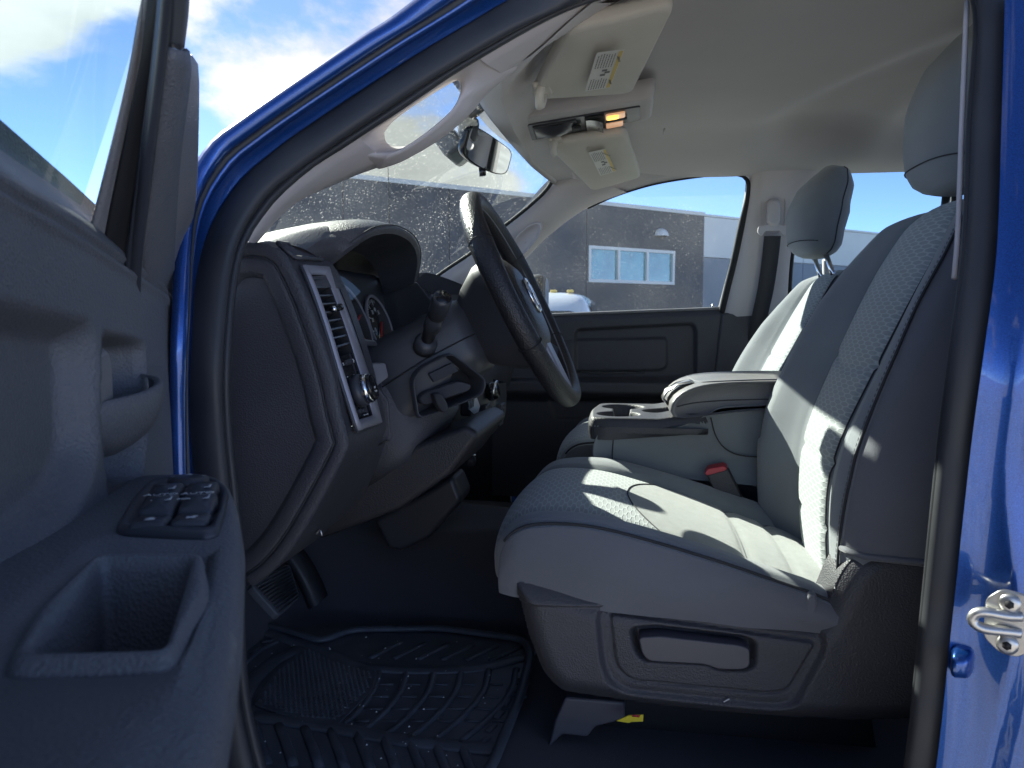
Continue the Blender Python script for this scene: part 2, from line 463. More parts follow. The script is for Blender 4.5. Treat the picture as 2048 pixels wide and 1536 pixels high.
def sst(x, a, b_):
    t_ = np.clip((x - a) / (b_ - a), 0, 1); return t_ * t_ * (3 - 2 * t_)


def sdpoly(px, py, poly):
    """signed distance (negative inside) of arrays of points to a polygon"""
    d = np.full(px.shape, 1e9); ins = np.zeros(px.shape, bool); n = len(poly)
    for i in range(n):
        x1, y1 = poly[i]; x2, y2 = poly[(i + 1) % n]
        ex, ey = x2 - x1, y2 - y1; wx, wy = px - x1, py - y1
        s = np.clip((wx * ex + wy * ey) / (ex * ex + ey * ey + 1e-12), 0, 1)
        d = np.minimum(d, np.hypot(wx - s * ex, wy - s * ey))
        c = ((y1 > py) != (y2 > py)) & (px < (x2 - x1) * (py - y1) / (y2 - y1 + 1e-12) + x1)
        ins ^= c
    return np.where(ins, -d, d)


def text(name, body, c, ex, ey, size, material, parent):
    """raised print: c centre, ex/ey reading axes"""
    cu = bpy.data.curves.new(name, 'FONT'); cu.body = body; cu.size = size; cu.align_x = 'CENTER'; cu.align_y = 'CENTER'; cu.extrude = 0.0001
    cu.materials.append(M[material]); cu.resolution_u = 2
    tmp = bpy.data.objects.new(name, cu); COL.objects.link(tmp)
    me = bpy.data.meshes.new_from_object(tmp.evaluated_get(bpy.context.evaluated_depsgraph_get()))
    bpy.data.objects.remove(tmp); bpy.data.curves.remove(cu)
    o = bpy.data.objects.new(name, me); COL.objects.link(o)
    ex = Vector(ex).normalized(); ey = Vector(ey).normalized(); ez = ex.cross(ey)
    mtx = Matrix((ex, ey, ez)).transposed().to_4x4(); mtx.translation = Vector((c[0], c[1], c[2] + EYE)) - (WLOC[parent.name] if parent else Vector())
    if parent:
        o.parent = parent
    o.matrix_local = mtx
    return o


YC = 1.69                                           # centre line of the cab
truck = empty('pickup_truck', (0, YC, 0), None, 'metallic blue pickup truck with its driver door open and grey cloth interior', 'pickup truck')


def part(name, loc, label=None):
    return empty(name, (loc[0], loc[1], loc[2] + EYE), truck, label)
# ------------------------------------------------------------------ ground and what stands beyond the truck
g = mk('parking_lot', [(-900, -900, -EYE), (900, -900, -EYE), (900, 900, -EYE), (-900, 900, -EYE)], [(0, 1, 2, 3)], 'bounce_ground'); tag(g, kind='structure')

# long tilt-up building: wall line through two measured points, 6 m high
WA, WB = np.array((-9.6, 24.9)), np.array((3.25, 36.9))
wd = (WB - WA) / np.linalg.norm(WB - WA); wnorm = np.array((wd[1], -wd[0]))        # wnorm points to the camera side
GZ = -EYE


def wallp(s, off, z):
    q = WA + wd * s + wnorm * off
    return (q[0], q[1], z)


def wall_s(px):
    r = ray(px, 633)
    # WA + wd*s = t*r
    A_ = np.array([[wd[0], -r[0]], [wd[1], -r[1]]]); s, _ = np.linalg.solve(A_, -WA)
    return s


bld = empty('commercial_building', (WB[0], WB[1], 0), None, 'long low commercial building with dark panels and paler panels beyond the truck', 'building')
s_l, s_c, s_r = wall_s(300), wall_s(1405), wall_s(1405) + 60
TOP = 4.6


def wall_panel(name, s0, s1, z0, z1, off, m):
    pts = [wallp(s0, off, z0), wallp(s1, off, z0), wallp(s1, off, z1), wallp(s0, off, z1)]
    back = np.array((-wnorm[0], -wnorm[1], 0)) * 0.25
    return prism(name, pts, back, m, bld, smooth=False)


sw0, sw1 = wall_s(1176), wall_s(1347)
zw0, zw1 = 1.42, 2.92
# dark tilt-up panels, 6 m each with open joints; the one with the window is built round it
edges = [s_l]
joints = [wall_s(p) for p in (480, 690, 900, 1172)]
js = sorted([s_l] + joints + [s_c])
for i in range(len(js) - 1):
    a, c = js[i] + 0.015, js[i + 1] - 0.015
    if c < sw0 + 0.1 or a > sw1:
        wall_panel('wall_panel', a, c, GZ, TOP, 0, 'darkwall')
    else:
        wall_panel('wall_panel', a, c, GZ, zw0, 0, 'darkwall'); wall_panel('wall_panel', a, c, zw1, TOP, 0, 'darkwall')
        if sw0 - a > 0.05:
            wall_panel('wall_panel', a, sw0, zw0, zw1, 0, 'darkwall')
        wall_panel('wall_panel', sw1, c, zw0, zw1, 0, 'darkwall')
wall_panel('roof_coping', s_l, s_c, TOP, TOP + 0.16, 0.05, 'palewall')
for k in range(8):
    a = s_c + k * 7.5
    wall_panel('white_panel', a + 0.02, a + 7.48, 2.75, TOP - 0.02, -0.05, 'palewall')
    wall_panel('grey_panel', a + 0.02, a + 7.48, GZ, 2.72, -0.05, 'greywall')
wall_panel('roof_coping', s_c, s_r, TOP, TOP + 0.10, 0.0, 'palewall')
# roof and rear so the block is solid
mk('roof', [wallp(s_l, -0.3, TOP - 0.1), wallp(s_r, -0.3, TOP - 0.1), wallp(s_r, -30, TOP - 0.1), wallp(s_l, -30, TOP - 0.1)], [(0, 1, 2, 3)], 'greywall', bld, smooth=False)
mk('end_wall', [wallp(s_l, -0.26, GZ), wallp(s_l, -30, GZ), wallp(s_l, -30, TOP), wallp(s_l, -0.26, TOP)], [(0, 1, 2, 3)], 'darkwall', bld, smooth=False)
win = empty('window', (WB[0], WB[1], 2), bld)


def wbar(name, s0, s1, z0, z1, m, o0=-0.12, o1=0.03):
    pts = [wallp(s0, o1, z0), wallp(s1, o1, z0), wallp(s1, o1, z1), wallp(s0, o1, z1)]
    return prism(name, pts, np.array((-wnorm[0], -wnorm[1], 0)) * (o1 - o0), m, win, smooth=False)


wt = 0.13; third = (sw1 - sw0) / 3
for z0, z1 in ((zw0, zw0 + wt), (zw1 - wt, zw1)):
    wbar('frame_rail', sw0 + wt, sw1 - wt, z0, z1, 'alu')
for s0, s1 in ((sw0, sw0 + wt), (sw1 - wt, sw1), (sw0 + third - wt / 2, sw0 + third + wt / 2), (sw0 + 2 * third - wt / 2, sw0 + 2 * third + wt / 2)):
    wbar('mullion', s0, s1, zw0, zw1, 'alu', -0.115, 0.033)
for k in range(3):
    wbar('pane', sw0 + k * third + wt * 0.5, sw0 + (k + 1) * third - wt * 0.5, zw0 + wt * 0.9, zw1 - wt * 0.9, 'wglass', -0.09, -0.07)
# bulkhead lamp over the window
sl = wall_s(1318)
lp = []
for j in range(7):
    a = R(90 * j / 6)
    lp.append([np.array(wallp(sl + 0.36 * math.cos(a) * math.cos(R(t_)), 0.02 + 0.36 * math.cos(a) * math.sin(R(t_)), 3.52 + 0.34 * math.sin(a))) for t_ in range(0, 181, 20)])
surf('wall_lamp_hood', lp, 'palewall', bld)

# parked white van seen end-on beyond the passenger window
van_y, van_c = 11.0, None
vb = at(1040, 633, 11.0)
van = empty('parked_van', (vb[0], 11.0, 0), None, 'white van parked beyond the passenger window, roof edge and windscreen showing', 'van')
vx = vb[0]


def vsec(y, pts):
    return [np.array((vx + x, y, z)) for x, z in pts]


def vhull(hw, zr, zs):
    return [(-hw, -0.95), (-hw, zs), (-hw * 0.86, zr - 0.16), (-hw * 0.72, zr - 0.03), (-hw * 0.3, zr), (hw * 0.3, zr), (hw * 0.72, zr - 0.03), (hw * 0.86, zr - 0.16), (hw, zs), (hw, -0.95)]


rows = [vsec(11.0, vhull(0.93, -0.50, -0.58)), vsec(11.25, vhull(0.97, -0.42, -0.5)), vsec(11.9, vhull(1.0, -0.36, -0.45)), vsec(12.3, vhull(1.01, 0.10, -0.32)), vsec(12.55, vhull(1.02, 0.30, -0.25)), vsec(12.8, vhull(1.02, 0.40, -0.22)), vsec(13.2, vhull(1.02, 0.435, -0.2)), vsec(16.2, vhull(1.02, 0.435, -0.2)), vsec(16.6, vhull(1.0, 0.38, -0.25))]
surf('body', rows, 'carwhite', van, cap=True, sub=2)
mk('windscreen', [(vx - 0.88, 11.93, -0.34), (vx + 0.88, 11.93, -0.34), (vx + 0.86, 12.26, 0.03), (vx + 0.60, 12.29, 0.09), (vx - 0.60, 12.29, 0.09), (vx - 0.86, 12.26, 0.03)], [tuple(range(6))], 'carglass', van, smooth=False)
for k in range(5):
    box('clearance_lamp', (vx - 0.56 + 0.28 * k, 13.0, 0.425), (0.11, 0.08, 0.045), 'amber', van, bevel=0.015)
for sx in (-1, 1):
    mk('side_window', [(vx + sx * 1.008, 12.75, -0.18), (vx + sx * 1.008, 15.2, -0.18), (vx + sx * 0.90, 15.1, 0.22), (vx + sx * 0.90, 12.85, 0.22)], [(0, 1, 2, 3)], 'carglass', van, smooth=False)
    for wy in (11.9, 14.7):
        tube('wheel', [(vx + sx * 0.80, wy, GZ + 0.34), (vx + sx * 1.0, wy, GZ + 0.34)], 0.34, 'tyre', van, n=24, bevel=0.03)
    box('headlight', (vx + sx * 0.7, 10.99, -0.6), (0.36, 0.06, 0.18), 'chrome', van, bevel=0.02)
# ------------------------------------------------------------------ body shell round the driver's door opening
KS = 0.42                                           # lean of the cab side above the belt


def side(px, py, y0):
    p = at(px, py, y0, KS)
    return p if p[2] > 0 else at(px, py, y0)


I_in = [(1170, 0), (960, 113), (815, 210), (697, 286), (620, 335), (533, 422), (478, 525), (458, 720), (462, 880), (485, 1100), (500, 1400)]
I_out = [(1043, 0), (870, 101), (740, 184), (634, 255), (560, 308), (480, 380), (420, 495), (392, 690), (394, 850), (410, 1050), (425, 1400)]
I_blu = [(830, 0), (720, 75), (609, 150), (550, 190), (479, 240), (415, 292), (365, 400), (350, 650), (345, 850), (350, 1100), (370, 1400)]
c_in = [side(x, y, 0.825) for x, y in I_in]; c_out = [side(x, y, 0.785) for x, y in I_out]; c_blu = [side(x, y, 0.735) for x, y in I_blu]
c_in.append(np.array((-0.40, 0.825, -0.63))); c_out.append(np.array((-0.43, 0.785, -0.63))); c_blu.append(np.array((-0.47, 0.735, -0.63)))
# carry the curves up the roof rail and round to the top of the rear pillar (out of the picture)
B_in = [(1951, 0), (1942, 250), (1933, 500), (1910, 700), (1885, 900), (1850, 1250), (1820, 1536)]
B_out = [(2011, 0), (2004, 250), (1995, 500), (1970, 700), (1943, 900), (1905, 1250), (1873, 1536)]
b_in = [side(x, y, 0.825) for x, y in B_in]; b_out = [side(x, y, 0.785) for x, y in B_out]
b_in.append(b_in[-1] + np.array((-0.02, 0, -0.18))); b_out.append(b_out[-1] + np.array((-0.02, 0, -0.18)))
rail_in = [np.array((0.02, 0.985, 0.395)), np.array((0.20, 0.99, 0.405)), np.array((0.33, 0.98, 0.385))]
rail_out = [np.array((-0.02, 0.955, 0.43)), np.array((0.20, 0.96, 0.445)), np.array((0.37, 0.95, 0.42))]
rail_blu = [np.array((-0.10, 0.90, 0.475)), np.array((0.20, 0.905, 0.49)), np.array((0.42, 0.90, 0.47))]
b_blu = [np.array((p[0] + 0.10, p[1] - 0.075, p[2])) for p in b_out]
open_in = c_in[::-1] + rail_in + b_in; open_out = c_out[::-1] + rail_out + b_out
open_blu = c_blu[::-1] + rail_blu + b_blu


def smooth3(*curves, n=120):
    """resample several matched polylines together"""
    m = len(curves[0]); big = [np.concatenate([c[i] for c in curves]) for i in range(m)]
    res = cr(big, n)
    return [[r[3 * k:3 * k + 3] for r in res] for k in range(len(curves))]


o_in, o_out, o_blu = smooth3(open_in, open_out, open_blu, n=150)
shell = part('cab_body', (0.0, 0.8, -0.6), 'metallic blue body round the driver door opening')
wsr = ribbon(o_in, o_out, [(-0.02, -0.03), (0.0, 0.0), (0.10, 0.010), (0.26, 0.014), (0.34, 0.012), (0.37, 0.004), (0.41, 0.004), (0.45, 0.016), (0.62, 0.022), (0.80, 0.018), (0.95, 0.006), (1.0, -0.006), (1.02, -0.03)])
surf('door_weatherstrip', wsr, 'rubber', shell)
iA = len(o_in) * 50 // 100
# painted flange and pillar: step, groove, rolled outer edge
prof = [(-0.05, -0.014), (0.06, -0.014), (0.10, -0.006), (0.13, -0.005), (0.34, -0.008), (0.40, -0.002), (0.44, 0.003), (0.54, 0.004), (0.57, -0.006), (0.61, -0.007), (0.64, 0.003), (0.70, 0.007), (0.84, 0.009), (0.94, 0.004), (1.0, -0.004)]
NB = 92
fl_rows = ribbon(o_out[:NB], o_blu[:NB], prof)
fl_rows += [[p + np.array((-0.004, 0.03, 0.0)) for p in fl_rows[-1]], [p + np.array((-0.03, 0.13, -0.004)) for p in fl_rows[-1]]]
surf('door_frame_flange', fl_rows, 'blue', shell)
surf('frame_seal', [[p + q * 0 for p in r] for r, q in ((ribbon(o_out[:NB], o_blu[:NB], [(0.545, 0.0045)])[0], 0), (ribbon(o_out[:NB], o_blu[:NB], [(0.59, 0.001)])[0], 0), (ribbon(o_out[:NB], o_blu[:NB], [(0.638, 0.0032)])[0], 0))], 'rubber', shell)
# rear (B) pillar jamb: real pressed-steel face running out to the skin of the rear door
nj = 60
jo = cr(b_out, nj)
rows = []
zs = [p[2] for p in jo]
for k in range(40):
    t_ = k / 39
    row = []
    for p in jo:
        z = p[2]
        x = p[0] + 0.005 + t_ * 0.14; y = p[1] - 0.002 - 0.085 * sst(np.array(t_), 0.02, 0.95)
        # pressed steps: inner shelf, wavering crease, raised striker pad
        cre = 0.30 + 0.10 * sst(np.array(z), -0.50, -0.30) - 0.16 * sst(np.array(z), -0.30, -0.12) - 0.02 * math.sin(z * 14)
        h = 0.016 * (1 - sst(np.array(t_), cre - 0.05, cre + 0.03)) - 0.010 * sst(np.array(t_), cre + 0.03, cre + 0.18) + 0.012 * sst(np.array(t_), cre + 0.30, cre + 0.48)
        pad = math.exp(-((z + 0.36) / 0.05) ** 2) * math.exp(-((t_ - 0.66) / 0.2) ** 2)
        row.append(np.array((x - 0.7 * h - 0.004 * pad, y - 0.7 * h - 0.006 * pad, z)))
    rows.append(row)
surf('rear_pillar_jamb', rows, 'blue', shell)
bump = at(1925, 1325, 0.765)
rows = []
for j in range(6):
    s = [1.12, 1.0, 0.9, 0.62, 0.3, 0.02][j]; hgt = [-0.006, 0.002, 0.009, 0.0135, 0.015, 0.015][j]
    rows.append([bump + np.array((x * s * 0.8 - hgt * 0.5, -hgt, y * s)) for x, y in rrect(0.026, 0.026, 0.008, 4)])
surf('jamb_bump', rows, 'blue', shell, close_u=True, cap=True)
# outer skin of the rear door and the cab corner behind it
e = rows_last = [(p[0] + 0.145, p[1] - 0.087, p[2]) for p in jo]
sk = []
for dx_ in (0.0, 0.012, 0.05, 0.5, 1.1):
    sk.append([np.array((q[0] + dx_, q[1] - (0.012 if dx_ > 0.005 else 0.0) - 0.0 * dx_, q[2])) for q in e])
surf('rear_door_skin', sk, 'blue', shell)
# rocker and sill under the door opening
prism('sill', [(-0.55, 0.70, -0.62), (1.45, 0.70, -0.62), (1.45, 0.93, -0.66), (-0.55, 0.93, -0.66)], (0, 0, -0.22), 'blue', shell, bevel=0.02)
box('scuff_plate', (-0.1, 0.87, -0.625), (0.85, 0.13, 0.02), 'satin', shell, bevel=0.006)
# inner trim of the B pillar next to the driver's seat, with the dark channel and a bright edge
bi = cr(b_in, 40)
pr = ribbon(bi, [p + np.array((0.028, 0.05, 0)) for p in bi], [(0, 0.0), (0.3, 0.004), (1.0, 0.0)])
pr.append([p + np.array((0.10, 0.16, 0)) for p in bi])
surf('rear_pillar_trim', pr, 'satin', shell)
tube('pillar_trim_edge', [p + np.array((-0.0075, 0.004, 0)) for p in bi[:14]], 0.0028, 'pillar', shell, n=8)
# striker
st = empty('door_striker', (0.4, 0.72, EYE - 0.36), truck, 'bright zinc door striker loop bolted to the blue pillar')
sc_ = at(2014, 1243, 0.715)
ax = np.array((0.86, -0.51, 0.0)); az = np.array((0.0, 0.0, 1.0)); an = np.array((-0.51, -0.86, 0.0))


def spt(x, z, n=0.0):
    return sc_ + (ax * x + az * z + an * n) * 0.88


pl = rpoly([(-0.019, 0.020), (-0.006, 0.033), (0.018, 0.031), (0.023, 0.018), (0.023, -0.020), (0.012, -0.033), (-0.004, -0.033), (-0.019, -0.020)], 0.006, 3)
prism('plate', [spt(x, z, 0.004) for x, z in pl], an * -0.005, 'steel', st, bevel=0.0012)
lpath = [spt(0.012, 0.009, 0.003), spt(0.002, 0.0085, 0.008), spt(-0.018, 0.009, 0.013), spt(-0.026, 0.005, 0.014), spt(-0.027, -0.003, 0.0135), spt(-0.018, -0.008, 0.012), spt(0.002, -0.0075, 0.007), spt(0.012, -0.008, 0.003)]
tube('loop', cr(lpath, 36), 0.0046, 'steel', st, n=12)
for zz in (0.0205, -0.0215):
    b0 = spt(0.002, zz, 0.004)
    tube('bolt', [b0, b0 + an * 0.003, b0 + an * 0.0045], [0.0088, 0.0085, 0.006], 'steel', st, n=20)
    bo = tube('bolt_socket', [b0 + an * 0.0044, b0 + an * 0.0049], 0.0040, 'deep', st, n=6)

# ------------------------------------------------------------------ windshield, pillar trims, roof
wsL = [np.array(p) for p in [(-0.86, 0.90, -0.06), (-0.5055, 0.985, 0.1037), (-0.4803, 0.99, 0.1456), (-0.3866, 1.02, 0.1936), (-0.2998, 1.04, 0.2421), (-0.2202, 1.07, 0.300), (-0.19, 1.085, 0.335)]]
wsP = [np.array(p) for p in [(-0.86, 2.47, -0.06), (-0.6196, 2.385, 0.1073), (-0.4834, 2.3507, 0.1889), (-0.40, 2.325, 0.248), (-0.3216, 2.3036, 0.3009), (-0.2522, 2.2812, 0.3542), (-0.226, 2.2674, 0.3871)]]
wl, wp = smooth3(wsL, wsP, n=30)
rows = []
for j in range(31):
    t_ = -0.03 + 1.09 * j / 30; bl = max(-0.3, 4 * t_ * (1 - t_))
    rows.append([a_ + (c_ - a_) * t_ + np.array((-0.055, 0, 0.012)) * bl + np.array((-0.05, 0, 0.055)) * (1 - 0.9 * float(sst(np.array(t_), 0.55, 1.0))) for a_, c_ in zip(wl, wp)])
ws = surf('windshield', rows, 'windshield', truck); ws['label'] = 'dusty windshield speckled with dried spots'
# frit band along the glass edge and header
hdr = [r[-1] for r in rows]
tube('windshield_gasket', rows[28], 0.006, 'deep', truck, n=8)

# driver A-pillar trim with the see-through grab handle
tA = [side(x, y, 0.83) for x, y in [(1170, 0), (960, 113), (780, 232), (640, 322), (540, 415), (490, 482)]]
tB = [side(x, y, 0.93) for x, y in [(1240, 0), (1015, 145), (848, 292), (700, 356), (590, 408), (516, 482)]]
ta, tb = smooth3(tA, tB, n=60)
apl = part('driver_pillar_trim', tuple(ta[30]), 'pale plastic windshield pillar trim with an open grab handle')
i0, i1 = 16, 40
surf('upper_trim', ribbon(ta[:i0 + 3], tb[:i0 + 3], [(-0.03, -0.01), (0, 0), (0.3, 0.004), (0.7, 0.004), (1, 0), (1.2, -0.012), (1.5, -0.05)]), 'pillar', apl)
surf('lower_trim', ribbon(ta[i1 - 2:], tb[i1 - 2:], [(-0.03, -0.01), (0, 0), (0.3, 0.004), (0.7, 0.004), (1, 0), (1.08, -0.03), (1.2, -0.07)]), 'pillar', apl)
# handle: ring between the outline of this stretch and the oval hole
hole_px = [(741, 290), (748, 262), (790, 228), (850, 190), (893, 166), (910, 160), (920, 168), (918, 190), (902, 220), (860, 258), (815, 290), (785, 303), (752, 303)]
hole = cr([side(x, y, 0.882) for x, y in hole_px], 72, closed=True)
seg_a = [ta[i] for i in range(i0, i1 + 1)]; seg_b = [tb[i] for i in range(i0, i1 + 1)]
hb_px = [(1015, 145), (985, 172), (955, 198), (925, 235), (880, 275), (840, 303), (800, 325), (760, 338), (705, 355)]
# outline of the handle part, bulging past the glass edge
low = cr([seg_b[0]] + [side(x, y, 0.925) for x, y in hb_px[1:-1]] + [seg_b[-1]], 30)
outer = cr(seg_a, 30)[::-1] + cr([seg_a[0], (seg_a[0] + seg_b[0]) / 2, seg_b[0]], 6)[1:-1] + low + cr([seg_b[-1], (seg_b[-1] + seg_a[-1]) / 2, seg_a[-1]], 6)[1:-1]
cen = sum(hole) / len(hole)
wdir = (hole[5 * 72 // 13] - hole[0]); wdir = wdir / np.linalg.norm(wdir)
upv = np.cross(wdir, np.array((0, 1, 0.42))); upv /= np.linalg.norm(upv)


def ang_(p):
    q = p - cen; return math.atan2(q.dot(upv) * 2.0, q.dot(wdir))


def by_angle(loop, n):
    A_ = sorted([(ang_(p), tuple(p)) for p in loop]); a0 = [x[0] for x in A_]; P_ = np.array([x[1] for x in A_])
    ts = np.linspace(-math.pi, math.pi, n, endpoint=False)
    aa = np.array([a0[-1] - 2 * math.pi] + a0 + [a0[0] + 2 * math.pi]); PP = np.vstack([P_[-1], P_, P_[0]])
    return [np.array([np.interp(t0, aa, PP[:, k]) for k in range(3)]) for t0 in ts]


# dense outlines so the angular match keeps their shape
outd = []
for i in range(len(outer)):
    p, q = outer[i], outer[(i + 1) % len(outer)]
    outd += [p + (q - p) * s / 4 for s in range(4)]
Lo, Lh = by_angle(outd, 120), by_angle(cr(hole, 200, closed=True), 120)
nrmv = np.array((0, -1, -0.35)); nrmv /= np.linalg.norm(nrmv)
rows = [[p - nrmv * 0.06 for p in Lo], Lo]
for s, h in ((0.25, 0.006), (0.6, 0.010), (0.85, 0.008), (0.96, 0.003), (1.0, -0.004), (0.99, -0.018), (0.93, -0.045), (0.90, -0.07)):
    rows.append([a_ + (c_ - a_) * s + nrmv * h for a_, c_ in zip(Lo, Lh)])
surf('grab_handle', rows, 'pillar', apl, close_u=True)

# passenger A-pillar trim with its handle recess
pA = [np.array(p) for p in [(-0.6196, 2.390, 0.1023), (-0.4834, 2.3557, 0.1839), (-0.3216, 2.3086, 0.2959), (-0.226, 2.2724, 0.3821), (-0.12, 2.27, 0.415)]]
pB = [at(x, y, 2.53, -KS) for x, y in [(905, 625), (1010, 555), (1100, 470), (1175, 416), (1260, 382)]]
pa, pb = smooth3(pA, pB, n=40)
ppl = part('passenger_pillar_trim', tuple(pa[10]), 'pale pillar trim with oval grip recess beside the passenger window')
surf('pillar_trim', ribbon(pa, pb, [(-0.03, -0.03), (0, 0.0), (0.12, 0.016), (0.5, 0.022), (0.88, 0.014), (1.0, 0.0), (1.03, -0.04)]), 'pillar', ppl)
gc = [at(x, y, 2.318) for x, y in [(1018, 520), (1030, 480), (1055, 455), (1075, 447), (1082, 455), (1072, 480), (1045, 510)]]
gl_ = cr(gc, 40, closed=True); gcen = sum(gl_) / 40
rows = []
for s, d in ((1.10, 0.0), (1.04, -0.006), (0.96, -0.004), (0.88, 0.010), (0.5, 0.016), (0.05, 0.017)):
    rows.append([gcen + (p - gcen) * s + np.array((0, d, 0)) for p in gl_])
surf('grip_recess', rows, 'pillar', ppl, close_u=True)

# headliner: one sculpted cloth sheet from windshield header to the back of the cab
nx_, ny_ = 90, 70
rows = []
for i in range(nx_):
    tx = i / (nx_ - 1); row = []
    for j in range(ny_):
        ty = j / (ny_ - 1)
        hx = np.interp(ty, [0, 0.25, 0.5, 0.8, 1], [-0.185, -0.235, -0.258, -0.262, -0.222])
        hz = np.interp(ty, [0, 0.25, 0.5, 0.8, 1], [0.337, 0.357, 0.375, 0.387, 0.391])
        x = hx + (1.35 - hx) * (tx ** 1.25)
        y0, y1 = 0.985 + 0.10 * (1 - sst(np.array(x), -0.2, 0.0)), 2.360 - 0.09 * (1 - sst(np.array(x), -0.24, 0.0))
        y = y0 + (y1 - y0) * ty
        zc_ = hz + (0.482 - hz) * sst(np.array(x), hx - 0.05, hx + 0.13)
        edge = min(y - y0, y1 - y)
        ze = np.interp(ty, [0, 1], [0.392, 0.400]) if x > 0.0 else hz + (0.396 - hz) * sst(np.array(x), hx, 0.0)
        z = ze + (zc_ - ze) * sst(np.array(edge), -0.06, 0.30)
        # raised field over the rear half, bounded by a soft diagonal roll
        dd = x - 0.34 - 0.28 * (1 - sst(np.array(y), 1.2, 2.1))
        z += 0.026 * sst(np.array(dd), -0.05, 0.07) * sst(np.array(edge), 0.06, 0.22)
        z -= 0.018 * math.exp(-((x - 0.62) / 0.06) ** 2) * float(sst(np.array(edge), 0.02, 0.2))
        row.append(np.array((x, y, float(z))))
    rows.append(row)
surf('headliner', rows, 'headliner', truck)
hdr2 = cr(hdr, ny_)
surf('windshield_header', [hdr2, [0.5 * (a_ + b_) + np.array((-0.004, 0, -0.012)) for a_, b_ in zip(hdr2, rows[0])], rows[0]], 'headliner', truck)
# painted roof above it
rows = []
for i in range(16):
    row = []
    for j in range(24):
        ty = j / 23; y = 0.89 + 1.60 * ty; x0_ = -0.37 + 0.27 * abs(2 * ty - 1) ** 4; x = x0_ + (1.49 - x0_) * i / 15
        row.append(np.array((x, y, 0.455 + 0.02 * (1 - (2 * ty - 1) ** 4) + 0.08 * (1 - (2 * ty - 1) ** 4) * float(sst(np.array(x), -0.37, 0.05)))))
    rows.append(row)
surf('roof', rows, 'blue', shell)

# passenger side of the cab: rail, centre pillar, rear pillar and rear wall
prl = part('passenger_side_trim', (0.4, 2.4, 0.2), 'pale trim of the passenger side centre pillar and roof rail')
winF = [at(x, y, 2.53, -KS) for x, y in [(1175, 416), (1230, 392), (1300, 370), (1370, 357), (1440, 349), (1478, 350), (1494, 360), (1498, 385), (1485, 450), (1470, 520), (1455, 580), (1443, 628)]]
top_out = [np.array((p[0] + d_[0], p[1] + d_[1], p[2] + d_[2])) for p, d_ in zip(winF[:6], [(0.02, -0.05, 0.04)] * 6)]
surf('roof_rail_trim', ribbon(cr(winF[:6], 30), cr(top_out, 30), [(-0.05, -0.02), (0.0, 0.0), (0.5, 0.004), (1.0, 0.004)]), 'headliner', prl)
rear_px = [(1655, 328), (1610, 385), (1592, 450), (1582, 520), (1578, 580), (1576, 640)]
winR = [at(x, y, 2.53, -KS) for x, y in rear_px]
fr_px = [(1503, 334), (1500, 385), (1487, 450), (1472, 520), (1457, 580), (1444, 632)]
fr_e = [at(x, y, 2.525, -KS) for x, y in fr_px]
surf('centre_pillar_trim', ribbon(cr(fr_e, 30), cr(winR, 30), [(-0.06, -0.03), (0.0, 0.0), (0.08, 0.018), (0.2, 0.024), (0.8, 0.024), (0.95, 0.014), (1.0, 0.0), (1.02, -0.03)]), 'pillar', prl)
cap_a = [at(x, y, 2.52, -KS) for x, y in [(1490, 350), (1560, 345), (1645, 340), (1830, 333), (2000, 330)]]
cap_b = [p + np.array((0, -0.07, 0.075)) for p in cap_a]
surf('rear_rail_trim', ribbon(cr(cap_a, 24), cr(cap_b, 24), [(0, 0), (0.5, 0.006), (1, 0)]), 'headliner', prl)
tube('rear_window_gasket', cr([at(x, y, 2.53, -KS) for x, y in [(1576, 640), (1578, 580), (1582, 520), (1592, 450), (1610, 385), (1635, 347), (1660, 340), (1830, 334), (2000, 331)]], 50), 0.0085, 'deep', prl, n=8)
rg = [at(x, y, 2.535, -KS) for x, y in [(1576, 640), (1582, 520), (1610, 385), (1640, 342), (2050, 332), (2050, 640)]]
rgl = mk('rear_window', rg, [tuple(range(6))], 'doorglass', prl, smooth=False)
tube('rear_window_post', [at(1912, 300, 2.53, -KS), at(1905, 640, 2.53)], 0.012, 'deep', prl, n=8)
tube('grab_rail_cap', [at(1652, 520, 2.50, -KS), at(1656, 640, 2.5, -KS)], 0.011, 'pillar', prl, n=8)
# dark lower trim of the centre pillar and rear door panel behind the seat
prism('lower_pillar_trim', [at(1443, 628, 2.50), at(1470, 622, 2.50), at(1585, 625, 2.50), at(1600, 1000, 2.50), at(1400, 1000, 2.50)], (0, 0.04, 0), 'dash', prl, bevel=0.008)
prism('rear_door_panel', [(0.49, 2.50, 0.01), (1.45, 2.50, 0.03), (1.45, 2.50, -0.62), (0.42, 2.50, -0.62)], (0, 0.05, 0), 'dash', prl, bevel=0.01)
# rear wall of the cab with its window opening, and the bench below
prism('cab_back_lower', [(1.40, 0.86, 0.02), (1.40, 2.50, 0.02), (1.34, 2.50, -0.65), (1.34, 0.86, -0.65)], (0.05, 0, 0), 'dash', prl, bevel=0.01)
prism('cab_back_side', [(1.38, 0.86, 0.02), (1.38, 1.15, 0.02), (1.34, 1.15, 0.44), (1.34, 1.0, 0.44)], (0.04, 0, 0), 'headliner', prl)
prism('cab_back_side', [(1.38, 2.23, 0.02), (1.38, 2.50, 0.02), (1.34, 2.36, 0.44), (1.34, 2.23, 0.44)], (0.04, 0, 0), 'headliner', prl)
mk('back_window', [(1.38, 1.15, 0.02), (1.38, 2.23, 0.02), (1.34, 2.23, 0.44), (1.34, 1.15, 0.44)], [(0, 1, 2, 3)], 'doorglass', prl, smooth=False)
# driver-side rear door from inside (behind the front seat, hardly seen)
prism('driver_rear_door_panel', [(0.46, 0.86, 0.03), (1.4, 0.86, 0.03), (1.4, 0.86, -0.62), (0.40, 0.86, -0.62)], (0, -0.05, 0), 'dash', prl, bevel=0.01)
